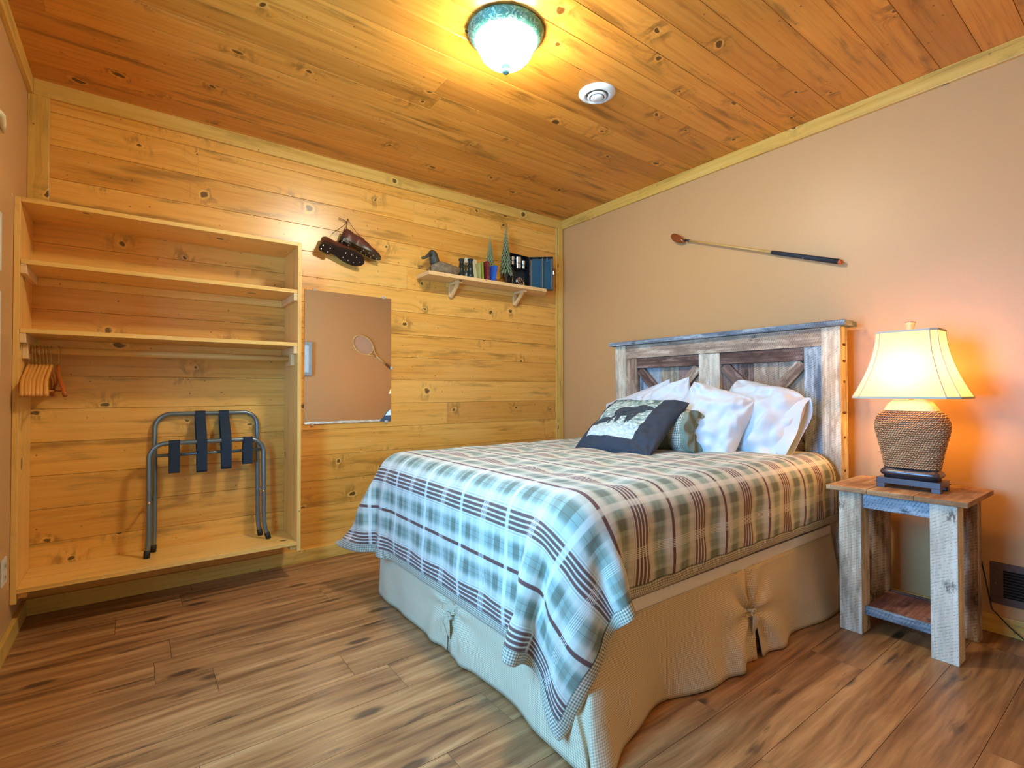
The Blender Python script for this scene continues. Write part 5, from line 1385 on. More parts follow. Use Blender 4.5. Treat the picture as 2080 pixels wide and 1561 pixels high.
 0,0,0,0,0,0,0,0,0,0,0,0,0,0,0,0,0,0,0,0,0,0,0,0,0,0,0,0,-1,1,0,0,0,0,0,0,0,0,0,-1,0,0,0,0,1,-1,1,0,
 0,0,0,0,0,0,0,0,0,0,0,0,0,0,0,0,0,0,0,0,0,0,0,0,0,0,0,1,-1,0,0,0,0,0,0,0,0,0,0,0,0,0,0,0,-1,1,-1,0,
 0,0,0,0,0,0,0,0,0,0,0,0,0,0,0,0,0,0,0,0,0,0,0,0,0,0,0,-1,2,-1,0,1,-1,0,0,0,0,0,0,0,0,0,0,0,0,0,0,0,
 0,0,0,0,0,0,0,0,0,0,0,0,0,0,0,0,0,0,0,0,0,0,0,0,0,0,0,0,-1,1,0,-1,1,0,0,0,0,0,0,0,0,0,0,0,0,0,0,0,
 0,0,0,-1,0,0,1,0,0,1,-1,0,0,0,0,0,0,0,0,0,0,0,0,0,1,-1,0,0,0,0,0,0,0,0,0,0,0,0,0,0,0,0,0,0,0,0,0,0,
 -1,0,0,1,0,0,-1,1,0,-1,1,0,0,0,0,0,0,0,0,0,0,0,0,0,0,0,0,0,0,0,0,0,0,0,0,0,0,0,0,0,0,0,0,0,0,0,0,0,
 0,0,0,0,0,0,0,0,0,0,0,0,0,0,0,0,0,1,-1,0,0,0,0,0,-1,1,0,0,0,0,0,0,0,0,0,0,0,0,0,0,0,0,0,0,0,0,0,0,
 0,0,0,0,0,0,0,0,0,0,0,0,0,0,0,0,0,-1,1,0,0,0,0,0,0,0,0,0,0,0,0,1,-1,0,0,0,0,0,0,0,0,0,0,0,0,0,0,0,
 0,0,0,0,0,0,0,0,0,0,0,0,0,0,0,0,0,0,0,0,0,0,0,0,0,0,0,0,2,-2,0,-1,1,0,0,1,0,-1,0,0,0,0,0,0,0,0,0,0,
 0,0,0,0,0,0,0,0,1,-1,0,0,0,0,0,0,0,0,0,0,0,0,0,1,-1,0,0,0,-2,2,0,0,0,0,0,-1,0,3,-1,-1,0,0,0,0,0,0,0,0,
 0,0,0,0,0,0,0,0,-1,1,0,0,0,0,0,0,0,0,0,1,-1,0,0,-1,1,0,1,-1,0,0,0,0,0,0,0,0,0,-2,1,1,0,0,0,0,0,0,0,0,
 0,0,0,-1,0,1,0,0,0,0,0,0,0,0,0,0,1,-1,0,-1,1,0,0,1,-1,0,-1,1,0,0,2,-2,0,0,0,0,0,0,0,0,0,0,0,0,0,0,0,0,
 -1,0,0,1,0,-1,1,-1,1,0,0,0,0,0,0,0,-1,1,0,0,0,0,0,-1,1,0,0,0,0,0,-2,2,0,0,0,0,0,0,0,0,0,0,0,0,0,0,0,0,
 0,0,0,0,0,0,-1,1,0,0,0,0,0,0,0,0,0,0,0,0,0,0,0,0,0,0,0,0,0,0,0,0,0,0,0,0,0,0,0,0,0,0,0,0,0,0,0,0,
 0,0,0,0,0,0,0,0,0,0,0,0,0,0,0,0,0,0,0,0,0,0,0,0,0,0,0,0,0,0,0,0,0,0,0,0,0,0,0,0,0,0,0,0,0,0,0,0,
 0,0,0,0,0,0,0,0,0,0,0,0,0,0,1,-1,0,0,0,0,0,0,0,0,0,0,0,0,0,0,0,0,0,0,0,0,0,0,0,1,-1,0,0,0,0,0,0,0,
 -1,0,0,0,0,0,1,-1,1,0,0,0,0,0,-1,1,0,0,0,0,1,-1,0,0,1,-1,0,0,0,0,0,0,0,0,0,0,0,0,0,0,0,0,0,0,0,0,0,0,
 0,0,0,0,0,0,-1,1,0,0,0,0,0,0,0,0,0,0,0,0,-1,1,0,0,-1,1,0,0,0,0,0,0,0,0,0,0,0,0,0,0,0,0,0,0,0,0,0,0,
 0,0,0,-1,0,0,1,0,0,0,0,0,0,0,0,0,0,0,0,0,0,0,0,0,0,0,0,0,0,0,0,0,0,0,0,0,0,0,0,0,0,0,0,0,0,0,0,0,
 -1,0,0,1,0,0,-1,0,1,0,0,0,0,0,0,0,0,0,0,0,0,0,0,0,0,0,0,0,0,0,0,0,0,0,0,0,0,0,0,0,0,0,0,0,0,0,0,0,
 0,0,0,0,-1,0,1,0,0,0,0,0,0,0,0,0,0,0,0,0,0,0,0,0,0,0,0,0,0,0,0,0,0,0,0,0,0,0,0,-1,1,0,0,0,0,0,0,0,
 0,0,0,0,1,-2,0,0,0,1,0,0,0,0,0,0,0,0,0,0,0,0,0,0,0,0,0,0,0,0,0,0,0,0,0,0,0,0,0,1,-1,0,0,0,0,0,0,1,
 0,0,0,0,0,2,-3,0,1,0,0,0,0,0,0,0,0,0,0,0,0,0,0,0,0,0,0,0,0,0,0,0,0,0,0,0,0,0,0,-1,0,0,1,1,0,0,0,-1,
 3,0,-1,0,-1,-2,-4,3,4,1,-3,0,0,0,0,0,0,0,0,0,0,0,0,0,0,0,0,0,0,0,0,0,0,0,0,0,0,0,0,0,0,1,0,-1,0,1,0,2,
 6,-1,0,-2,-5,-12,4,4,2,3,0,-2,0,1,1,0,0,0,0,0,0,0,0,0,0,0,0,0,0,0,0,0,0,0,0,0,0,0,1,-1,0,3,-1,2,2,0,3,-1,
 -1,-5,-6,-7,-4,2,-5,1,2,-1,7,3,0,0,0,0,0,0,0,0,1,0,0,0,0,0,0,0,1,0,0,0,0,0,0,0,0,1,-3,1,-1,0,9,7,3,2,0,1,
 -22,-1,-1,-2,-3,3,-5,-10,-1,4,3,1,2,0,-1,1,0,1,0,0,-1,1,0,0,0,0,1,0,-1,0,0,0,0,0,0,1,-1,-1,1,5,-2,4,-2,0,4,7,6,6,
 -21,-2,-5,-3,2,-4,1,-3,-9,4,7,-5,-3,0,0,0,0,0,0,1,0,-1,0,1,0,0,-1,0,1,0,0,0,0,0,0,-1,1,-1,-1,0,24,-8,4,-3,-2,0,0,2,
 -24,-6,-2,1,-2,0,-1,-4,-3,4,-5,-1,1,0,0,-1,1,-1,1,-1,0,0,1,-1,0,1,0,0,-1,0,0,0,0,0,0,0,0,1,0,-1,3,27,-9,1,-2,-3,0,0,
 -33,1,0,-1,0,-2,1,-6,2,0,-3,-1,0,-1,0,1,-1,1,-1,0,1,0,-1,1,0,-1,0,0,0,1,0,0,0,0,0,0,0,1,-1,0,-1,7,23,-5,-1,-2,-4,-2,
 -30,-3,-1,0,-2,3,-6,1,0,-1,-3,0,-1,0,1,-1,1,-1,1,0,-1,0,1,-1,0,0,1,0,0,-1,0,0,0,0,0,0,1,0,0,-1,1,1,9,19,-1,-3,-1,-3,
 -34,-1,0,-1,2,-2,-3,1,0,-1,-3,-1,1,0,-1,1,-1,1,-1,0,1,0,-1,1,0,0,-1,0,0,1,0,0,0,0,0,0,0,0,-1,1,-1,1,2,12,13,1,-1,-2,
 -35,-1,0,1,1,-4,1,1,-2,-2,-1,0,-2,1,0,-1,1,-1,0,1,-1,0,1,-1,0,1,-1,1,0,-1,0,0,0,0,1,0,-1,1,0,-1,1,0,1,2,15,10,0,-1,
 -36,0,0,3,-4,0,1,0,-2,-2,-2,0,0,-1,1,0,-1,1,0,-1,1,0,-1,1,0,-1,1,-1,0,1,0,0,0,0,-1,0,1,0,0,0,-1,1,0,0,4,17,7,0,
 -37,-1,4,-2,0,0,1,-3,-2,0,-2,0,0,0,-1,1,0,-1,1,0,-1,1,0,-1,0,1,0,0,0,-1,0,0,0,0,1,-1,1,-1,1,0,0,-1,1,1,-1,7,19,6,
 -39,2,3,0,-1,0,-2,-2,0,-2,0,-1,-1,0,1,-1,0,1,-1,0,1,-1,0,1,0,-1,0,0,1,0,0,0,0,0,-1,1,-1,1,-1,0,0,1,4,7,9,2,-4,20,
 -13,-7,-7,-4,-4,0,-2,-3,0,-1,0,0,-1,0,-1,1,0,-1,1,0,-1,1,0,-1,0,1,0,0,-1,0,0,0,0,0,0,1,0,0,1,-1,0,-1,0,0,1,4,22,24]]
G = np.array(CLOTH_MM, dtype=np.int64).reshape(3, 51, 48).transpose(1, 2, 0)
G = np.cumsum(np.cumsum(G, axis=0), axis=1) / 1000.0
def refine(a):
    """midpoint cubic refinement along the first axis"""
    n = a.shape[0]
    e = np.concatenate([2 * a[:1] - a[1:2], a, 2 * a[-1:] - a[-2:-1]])
    mid = (-e[:-3] + 9 * e[1:-2] + 9 * e[2:-1] - e[3:]) / 16
    o = np.empty((2 * n - 1,) + a.shape[1:]); o[0::2] = a; o[1::2] = mid
    return o
A = refine(refine(G).transpose(1, 0, 2)).transpose(1, 0, 2)
for _ in range(2):
    A[1:-1, 1:-1] = (A[1:-1, 1:-1] * 4 + A[2:, 1:-1] + A[:-2, 1:-1] + A[1:-1, 2:] + A[1:-1, :-2]) / 8
NU, NV = A.shape[:2]
CLEN, CWID = 2.115, 1.99
# normals
du = np.gradient(A, axis=0); dv = np.gradient(A, axis=1)
NRM = np.cross(dv, du); NRM /= np.linalg.norm(NRM, axis=2, keepdims=True) + 1e-9
if NRM[30, 45, 2] < 0: NRM = -NRM
for _ in range(2):
    NRM[1:-1, 1:-1] = (NRM[1:-1, 1:-1] * 2 + NRM[2:, 1:-1] + NRM[:-2, 1:-1] + NRM[1:-1, 2:] + NRM[1:-1, :-2]) / 6
# quilted loft: soft puckers, thin at the hem
U_, V_ = np.meshgrid(np.arange(NU) / (NU - 1) * CLEN, np.arange(NV) / (NV - 1) * CWID, indexing='ij')
edge = np.minimum.reduce([U_, CLEN - U_, V_, CWID - V_])
loft = np.clip(edge / 0.10, 0, 1) ** 0.6
puck = np.zeros_like(U_)
rr = np.random.RandomState(5)
tuft = [(a, b) for a in np.arange(0.16, 2.0, 0.305) for b in np.arange(0.14, 1.95, 0.285)]
for a, b in tuft:
    puck += np.exp(-(((U_ - a) / 0.055) ** 2 + ((V_ - b) / 0.055) ** 2))
side = np.clip((0.62 - A[:, :, 2]) / 0.1, 0, 1) * (np.abs(NRM[:, :, 1]) > .5)
rip = np.sin(U_ * 2 * PI / 0.1525) * 0.6 + np.sin(U_ * 2 * PI / 0.061 + 1.0) * 0.25
h = 0.004 + 0.014 * loft - 0.014 * puck + 0.007 * rip * side * np.clip(edge / .05, 0, 1)
TOP = A + NRM * h[:, :, None]
BOT = A - NRM * (0.002 + 0.001 * loft)[:, :, None]
BOT[:, :, 2] = np.maximum(BOT[:, :, 2], 0.003); TOP[:, :, 2] = np.maximum(TOP[:, :, 2], 0.008)
cf = thing('comforter', 'plaid quilted comforter in blue green and rust draped over the bed', 'comforter', (-1.1, -1.42, 0.4))
def sheet(name, V, sel, mat, flip=False, sub=1):
    m = MB(); m.v = [tuple(p) for p in V.reshape(-1, 3)]
    for i in range(NU - 1):
        for j in range(NV - 1):
            if not sel(i, j): continue
            q = [i * NV + j, i * NV + j + 1, (i + 1) * NV + j + 1, (i + 1) * NV + j]
            uv = [(a / (NU - 1) * CLEN, b / (NV - 1) * CWID) for a, b in ((i, j), (i, j + 1), (i + 1, j + 1), (i + 1, j))]
            if flip: q.reverse(); uv.reverse()
            m.f.append(tuple(q)); m.uv.append(uv); m.tint.append(.5); m.mi.append(0)
    o = m.build(name, mat, cf, smooth=True, sub=sub)
    me = o.data; bm = bmesh.new(); bm.from_mesh(me)
    bmesh.ops.delete(bm, geom=[v for v in bm.verts if not v.link_faces], context='VERTS'); bm.to_mesh(me); bm.free()
    return o
rim = lambda i, j: i < 1 or i >= NU - 3 or j < 2 or j >= NV - 3
sheet('top_cloth', TOP, lambda i, j: not rim(i, j), M_PLAID)
sheet('lining', BOT, lambda i, j: not rim(i, j), M_LINING, flip=True, sub=0)
# binding: rolled strip covering both faces at the rim
m = MB()
idx = {}
BT = TOP + NRM * 0.0022; BB = BOT - NRM * 0.0015
vt_ = BT.reshape(-1, 3); vb_ = BB.reshape(-1, 3)
m.v = [tuple(p) for p in vt_] + [tuple(p) for p in vb_]
K = NU * NV
for i in range(NU - 1):
    for j in range(NV - 1):
        if not (i < 1 or i >= NU - 3 or j < 2 or j >= NV - 3): continue
        q = [i * NV + j, i * NV + j + 1, (i + 1) * NV + j + 1, (i + 1) * NV + j]
        uv = [(a / (NU - 1) * CLEN, b / (NV - 1) * CWID) for a, b in ((i, j), (i, j + 1), (i + 1, j + 1), (i + 1, j))]
        m.f.append(tuple(q)); m.uv.append(uv); m.tint.append(.5); m.mi.append(0)
        m.f.append(tuple(k + K for k in reversed(q))); m.uv.append(list(reversed(uv))); m.tint.append(.5); m.mi.append(0)
loop = [(i, 0) for i in range(NU)] + [(NU - 1, j) for j in range(1, NV)] + [(i, NV - 1) for i in range(NU - 2, -1, -1)] + [(0, j) for j in range(NV - 2, 0, -1)]
for a, b in zip(loop, loop[1:] + loop[:1]):
    p = a[0] * NV + a[1]; q = b[0] * NV + b[1]
    m.f.append((p, q, q + K, p + K)); m.uv.append([(0, 0), (.02, 0), (.02, .01), (0, .01)]); m.tint.append(.5); m.mi.append(0)
o = m.build('binding', M_BINDING, cf, smooth=True, sub=1)
bm = bmesh.new(); bm.from_mesh(o.data); bmesh.ops.delete(bm, geom=[v for v in bm.verts if not v.link_faces], context='VERTS')
bmesh.ops.recalc_face_normals(bm, faces=bm.faces); bm.to_mesh(o.data); bm.free()

# ------------------------------------------------------------------ pillows
def pillow_fn(c, ax, ay, n_, w, h, t_, seed, wr=0.012, ear=0.02, slump=0.0, pw=2.2, rnd=0.0):
    """closed cushion surface: returns f(a, b, side)"""
    c = Vector(c); ax = Vector(ax).normalized(); ay = Vector(ay); ay = (ay - ax * ay.dot(ax)).normalized(); n0 = ax.cross(ay)
    if n0.dot(Vector(n_)) < 0: n0 = -n0
    def f(a, b, s_):
        x = 2 * a - 1; y = 2 * b - 1
        e = max(0.0, (1 - abs(x) ** pw)) ** 0.5 * max(0.0, (1 - abs(y) ** pw)) ** 0.5
        # outline pulls in between the corners
        kx = 1 - 0.055 * (1 - y * y) * 0 - 0.05 * (1 - abs(y)) * abs(x) ** 2
        ky = 1 - 0.05 * (1 - abs(x)) * abs(y) ** 2
        kx -= rnd * abs(y) ** 4 * (1 if x > 0 else 0.4); ky -= rnd * abs(x) ** 4 * (1 if x > 0 else 0.4)
        th = t_ * e * (1 - slump * y)
        q = Vector((x * 2.2, y * 2.2, seed))
        wv = wr * (noise.noise(q * 1.3) + 0.7 * noise.noise(q * 2.7 + Vector((5, 1, s_))) + 0.9 * (0.25 - abs(noise.noise(Vector((x * 1.6 + y * 1.1, y * 3.4 - x * 2.2, seed * 1.7)))))) * min(1, e * 2.2)
        # creases running in from the corners
        for (cx, cy) in ((1, 1), (-1, 1), (1, -1), (-1, -1)):
            dx, dy = x - cx, y - cy; r_ = math.hypot(dx, dy)
            wv += wr * 0.9 * math.exp(-r_ / 0.45) * math.sin(math.atan2(dy, dx) * 9 + seed) * min(1, e * 3)
        p = c + ax * (x * w / 2 * kx) + ay * (y * h / 2 * ky) + n0 * (s_ * th + wv * (1 if s_ > 0 else 0.6))
        return p
    return f
def pillow(name, mat, f, parent=None, nu=40, nv=32, mats=None, mifn=None, w=.6, h=.45, bend=None, sub=1):
    m = MB()
    for s_ in (1, -1):
        def g(a, b, s_=s_):
            a2 = 0.5 - 0.5 * math.cos(PI * a); b2 = 0.5 - 0.5 * math.cos(PI * b)
            p = f(a2, b2, s_)
            return bend(p) if bend else p
        st = len(m.f)
        m.grid(g, nu, nv, flip=(s_ < 0))
        for k in range(st, len(m.f)):
            uv = m.uv[k]
            m.uv[k] = [((0.5 - 0.5 * math.cos(PI * a)) * w, (0.5 - 0.5 * math.cos(PI * b)) * h) for a, b in uv]
            if mifn:
                ca = sum(x[0] for x in m.uv[k]) / 4 / w; cb = sum(x[1] for x in m.uv[k]) / 4 / h
                m.mi[k] = mifn(ca, cb, s_)
    o = m.build(name, mats or mat, parent, smooth=True, weld=True, sub=sub)
    bm = bmesh.new(); bm.from_mesh(o.data); bmesh.ops.recalc_face_normals(bm, faces=bm.faces); bm.to_mesh(o.data); bm.free()
    return o
def white_pillow(label, c, ax, ay, w, h, t_, seed, hem=None, **kw):
    o = thing('bed_pillow', label, 'pillow', (c[0], c[1], 0.69), 'white pillows against the headboard')
    f = pillow_fn(c, ax, ay, (-1, 0, 0), w, h, t_, seed, **kw)
    pb = pillow('pillow_body', M_SHEET, f, o, w=w, h=h)
    if hem:   # loose open end of the pillow case
        s0, = hem
        m = MB()
        def g(a, b):
            th = 2 * PI * b
            sgn = 1 if s0 > 0 else -1
            ca, sa = math.cos(th), math.sin(th)
            yy = 0.5 + 0.44 * ca
            base = f(0.5 + sgn * (0.40 - 0.0), yy, 1 if sa >= 0 else -1)
            x_ = Vector(ax).normalized(); y_ = Vector(ay); y_ = (y_ - x_ * y_.dot(x_)).normalized(); n0 = x_.cross(y_)
            if n0.x > 0: n0 = -n0
            cc = Vector(c) + x_ * (sgn * w * (0.36 + 0.155 * a - 0.03 * a * math.sin(th * 2 + 1))) + y_ * (ca * h * (0.40 + 0.035 * a)) + n0 * (sa * t_ * (0.55 - 0.22 * a) * abs(sa) ** .3 + 0.010 * math.sin(th * 5 + seed) * a)
            return cc
        m.grid(g, 8, 40, cv=True); m.build('case_hem', M_SHEET, pb, smooth=True, solid=0.002, sub=1)
    return o
white_pillow('white pillow farthest from the lamp, leaning against the headboard', (-0.300, -1.030, 0.835), (0.02, -0.94, 0.30), (0.32, 0.2, 1), 0.54, 0.36, 0.065, 1.0)
white_pillow('white pillow standing behind the dark picture cushion', (-0.430, -1.300, 0.840), (0.06, -0.90, 0.30), (0.36, 0.1, 1), 0.44, 0.40, 0.080, 2.3, wr=.026)
white_pillow('white pillow nearest the lamp with its case opening toward the nightstand', (-0.340, -1.825, 0.850), (-0.10, -1, -0.20), (0.42, -0.10, 1), 0.42, 0.42, 0.105, 3.1, hem=(1,), wr=.030, rnd=0.16, pw=1.9)
white_pillow('front white pillow in the middle of the headboard beside the rolled quilt', (-0.505, -1.665, 0.838), (0.10, -1.0, -0.28), (0.42, -0.22, 1), 0.36, 0.40, 0.095, 4.4, wr=.028, rnd=0.10)

# picture cushion
t = NT('bear_print')
x = t.xyz(t.uv()); u, v = x[0], x[1]
n1 = t.noise(t.vec(t.math('MULTIPLY', u, 40.0), t.math('MULTIPLY', v, 70.0)), 1.0, 5, 0.7)
c = t.ramp(n1, [(0.32, hx(70, 92, 92)), (0.48, hx(150, 176, 170)), (0.62, hx(222, 226, 212))])
# treeline along the top, pale stream bank at the bottom
tl = t.math('MULTIPLY', t.step(v, 0.30, 0.37), t.step(t.noise(t.vec(t.math('MULTIPLY', u, 34.0), t.math('MULTIPLY', v, 12.0)), 1.0, 3), 0.42, 0.55))
c = t.mix(t.math('MULTIPLY', tl, 0.85), c, hx(50, 92, 90))
lg = t.math('SINE', t.math('MULTIPLY', t.math('ADD', v, t.math('MULTIPLY', u, -0.35)), 190.0))
c = t.mix(t.math('MULTIPLY', t.math('MULTIPLY', t.step(lg, 0.3, 0.9), t.step(v, 0.16, 0.2)), t.math('MULTIPLY', t.step(v, 0.33, 0.28), 0.5)), c, hx(60, 84, 92))
c = t.mix(t.math('MULTIPLY', t.step(v, 0.17, 0.10), 0.55), c, hx(214, 228, 234))
def ell(cx, cy, rx, ry, rot=0.0):
    du_ = t.math('SUBTRACT', u, cx); dv_ = t.math('SUBTRACT', v, cy)
    ca, sa = math.cos(rot), math.sin(rot)
    a = t.math('ADD', t.math('MULTIPLY', du_, ca), t.math('MULTIPLY', dv_, sa)); b = t.math('ADD', t.math('MULTIPLY', du_, -sa), t.math('MULTIPLY', dv_, ca))
    a = t.math('DIVIDE', a, rx); b = t.math('DIVIDE', b, ry)
    return t.step(t.math('ADD', t.math('MULTIPLY', a, a), t.math('MULTIPLY', b, b)), 1.1, 0.9)
bear = None
BX, BY, BS = 0.215, 0.235, 1.28
for e in ((0.245, 0.245, 0.062, 0.030, 0.15), (0.300, 0.268, 0.030, 0.026, 0.2), (0.335, 0.276, 0.024, 0.013, -.1), (0.308, 0.294, 0.007, 0.009, 0),
          (0.200, 0.205, 0.012, 0.042, -.2), (0.225, 0.210, 0.011, 0.038, .1), (0.275, 0.212, 0.011, 0.040, .1), (0.296, 0.214, 0.010, 0.038, -.1), (0.150, 0.190, 0.040, 0.018, .25), (0.120, 0.170, 0.03, 0.010, .2)):
    e = (BX + (e[0] - 0.235) * BS, BY + (e[1] - 0.235) * BS, e[2] * BS, e[3] * BS, e[4])
    q = ell(*e); bear = q if bear is None else t.math('MAXIMUM', bear, q)
c = t.mix(t.math('MULTIPLY', bear, 0.93), c, hx(26, 36, 52))
M_PRINT = t.done(c, 0.85)
M_NAVY = plain('charcoal_velvet', hx(48, 56, 68), 0.8, var=0.3, vs=14, bump=0.3, bs=50)
cu = thing('picture_cushion', 'charcoal square cushion printed with a bear walking in a winter forest', 'cushion', (-0.8, -1.38, 0.69))
cW = 0.48
fc = pillow_fn((-0.800, -1.395, 0.822), (0.02, -1, -0.01), (0.80, -0.02, 0.60), (-1, 0, 1), cW, 0.42, 0.070, 7.7, wr=0.010, pw=2.6)
def cmi(a, b, s_):
    return 1 if (s_ > 0 and 0.11 < a < 0.76 and 0.14 < b < 0.96) else 0
pillow('cushion_cover', None, fc, cu, nu=56, nv=52, mats=[M_NAVY, M_PRINT], mifn=cmi, w=cW, h=0.42)

# rolled quilt behind the cushion
rq = thing('rolled_quilt', 'rolled sage and gingham quilt lying between the cushion and pillows', 'quilt', (-0.66, -1.45, 0.69))
RC = Vector((-0.630, 0, 0.803))
def roll(a, b):
    """bolster: gathered end that folds in on itself, then the long body"""
    th = 2 * PI * b
    R0 = 0.110 + 0.007 * math.sin(3 * th + 1) + 0.008 * math.sin(a * 26 + math.sin(th * 2)) * (1 if a < .5 else .3)
    if a < 0.14:
        k = a / 0.14
        pl_ = 0.16 * math.sin(th * 9 + 2 * math.sin(th)) * (1 - k) + 0.05 * math.sin(th * 5) * (1 - k)
        R_ = R0 * (0.16 + 0.84 * math.sin(k * PI / 2) ** 0.8) * (1 + pl_)
        yy = -1.694 + 0.030 * (1 - k) ** 1.5 + 0.016 * k * k + 0.010 * math.sin(th * 9 + 2 * math.sin(th)) * (1 - k) * k * 4
        return RC + Vector((R_ * math.cos(th), yy, R_ * math.sin(th)))
    k = (a - 0.14) / 0.86
    return RC + Vector((R0 * math.cos(th), -1.678 + 0.44 * k + 0.004 * math.sin(th * 7), R0 * math.sin(th)))
m = MB(); m.grid(roll, 64, 72, cv=True, su=.55, sv=.70)
for k in range(len(m.f)):
    a = sum(p[0] for p in m.uv[k]) / 4 / .55
    m.mi[k] = 1 if 0.20 < a < 0.36 or a > 0.5 else 0
m.build('quilt_roll', [M_SAGE, M_GINGHAM], rq, smooth=True, sub=1)

# corner of the white fitted sheet sticking out by the headboard
m = MB()
m.grid(lambda a, b: Vector((-0.215 - 0.05 * a + 0.01 * math.sin(b * 7), -2.105 - 0.045 * math.sin(PI * min(1, b * 1.2)) * (0.5 + .5 * a), 0.672 - 0.22 * b)), 8, 14)
tag(m.build('sheet_corner', plain('ivory_sheet', hx(236, 224, 186), 0.85, var=0.04), smooth=True, solid=0.003), 'ivory sheet corner poking out beside the headboard post', 'sheet')

# ------------------------------------------------------------------ nightstand
ns = thing('nightstand', 'rustic reclaimed wood nightstand with block legs and a low shelf', 'nightstand', (-0.29, -2.44, 0))
def nsp(name, boxes, mat, bevel=0.002): return part(name, boxes, mat, ns, bevel=bevel)
nsp('table_top', [(-0.490, -0.090, -2.355, -2.205, 0.584, 0.604, 'x'), (-0.490, -0.090, -2.510, -2.356, 0.584, 0.604, 'x'), (-0.490, -0.090, -2.668, -2.511, 0.584, 0.604, 'x')], M_TOPBOARD)
nsp('leg', [(-0.470, -0.380, -2.328, -2.246, 0, 0.583, 'z', dict(tint=.35))], M_BARN_LT)
nsp('leg', [(-0.470, -0.388, -2.634, -2.553, 0, 0.583, 'z', dict(tint=.05))], M_BARN_LT)
nsp('leg', [(-0.180, -0.120, -2.634, -2.553, 0, 0.583, 'z', dict(tint=.6))], M_BARN)
nsp('leg', [(-0.180, -0.120, -2.328, -2.246, 0, 0.583, 'z', dict(tint=.5))], M_BARN)
nsp('apron', [(-0.452, -0.432, -2.552, -2.329, 0.520, 0.5835, 'y', dict(tint=.2))], M_BARN_BL)
nsp('apron', [(-0.160, -0.140, -2.552, -2.329, 0.520, 0.5835, 'y')], M_BARN)
nsp('side_board', [(-0.387, -0.181, -2.300, -2.278, 0.500, 0.5835, 'x', dict(tint=.8))], M_BARN_BL)
nsp('side_board', [(-0.387, -0.181, -2.604, -2.582, 0.500, 0.5835, 'x', dict(tint=.6))], M_BARN_RED)
nsp('lower_shelf', [(-0.425, -0.165, -2.552, -2.329, 0.090, 0.108, 'x', dict(tint=.6))], M_BARN_RED)
nsp('stretcher', [(-0.440, -0.4255, -2.552, -2.329, 0.076, 0.112, 'y', dict(tint=.7))], M_BARN_BL)
nsp('stretcher', [(-0.160, -0.140, -2.552, -2.329, 0.076, 0.112, 'y', dict(tint=.7))], M_BARN_DK)

# ------------------------------------------------------------------ table lamp
LZ = 0.604
lcx, lcy = -0.315, -2.460
lp = thing('table_lamp', 'lit table lamp with woven rattan body and cream cut-corner shade', 'lamp', (lcx, lcy, LZ))
M_BRONZE = plain('brushed_bronze', hx(104, 96, 100), 0.3, 0.75, var=0.12)
def rbox(m, hx_, hy_, z0, z1):
    m.box(lcx - hx_, lcx + hx_, lcy - hy_, lcy + hy_, z0, z1)
m = MB(); bx, by = 0.062, 0.106
# footed stand
for sx in (-1, 1):
    x0, x1 = (lcx - bx, lcx - bx + .006) if sx < 0 else (lcx + bx - .006, lcx + bx)
    m.box(x0, x1, lcy - by, lcy + by, LZ + .018, LZ + .042)
    m.box(x0, x1, lcy - by, lcy - by + .030, LZ, LZ + .0181); m.box(x0, x1, lcy + by - .030, lcy + by, LZ, LZ + .0181)
for sy in (-1, 1):
    y0, y1 = (lcy - by, lcy - by + .006) if sy < 0 else (lcy + by - .006, lcy + by)
    m.box(lcx - bx + .006, lcx + bx - .006, y0, y1, LZ + .018, LZ + .042)
    m.box(lcx - bx + .006, lcx - bx + .026, y0, y1, LZ, LZ + .0181); m.box(lcx + bx - .026, lcx + bx - .006, y0, y1, LZ, LZ + .0181)
m.box(lcx - bx + .006, lcx + bx - .006, lcy - by + .006, lcy + by - .006, LZ + .036, LZ + .042)
m.tube([(lcx, lcy, LZ + .004), (lcx, lcy, LZ + .036)], 0.006, 12)
st_ = m.build('stand', M_BRONZE, lp, bevel=0.0012)
def plan(prof, ax, ay, ex, mat, name, parent, smooth=True, seg=64, extra=None):
    m = MB(); m.lathe(prof, seg, (lcx, lcy), ex=ex, ax=ax, ay=ay); return m.build(name, mat, parent, smooth=smooth)
# plinth moulding (elongated in y)
def plinth():
    m = MB()
    pr = [(0.0, .0425), (0.92, .0425), (0.92, .050), (1.0, .054), (1.04, .061), (1.04, .067), (1.0, .074), (0.93, .079), (0.90, .086), (0.0, .086)]
    for hh in (0,):
        pts = []
        N_ = 64
        b = len(m.v)
        for (k, z) in pr:
            for j in range(N_):
                a = 2 * PI * j / N_; ca, sa = math.cos(a), math.sin(a); q = (abs(ca) ** 8 + abs(sa) ** 8) ** (-1 / 8)
                o_ = (k - 1) * 0.09
                X = max(0.0, 0.050 + o_) if k > 0 else 0; Y = max(0.0, 0.096 + o_) if k > 0 else 0
                m.v.append((lcx + q * ca * X, lcy + q * sa * Y, LZ + z))
        for i in range(len(pr) - 1):
            for j in range(N_):
                j2 = (j + 1) % N_
                m.f.append((b + i * N_ + j, b + i * N_ + j2, b + (i + 1) * N_ + j2, b + (i + 1) * N_ + j)); m.uv.append([(0, 0)] * 4); m.tint.append(.5); m.mi.append(0)
    return m
plinth().build('plinth', M_BRONZE, lp, smooth=True)
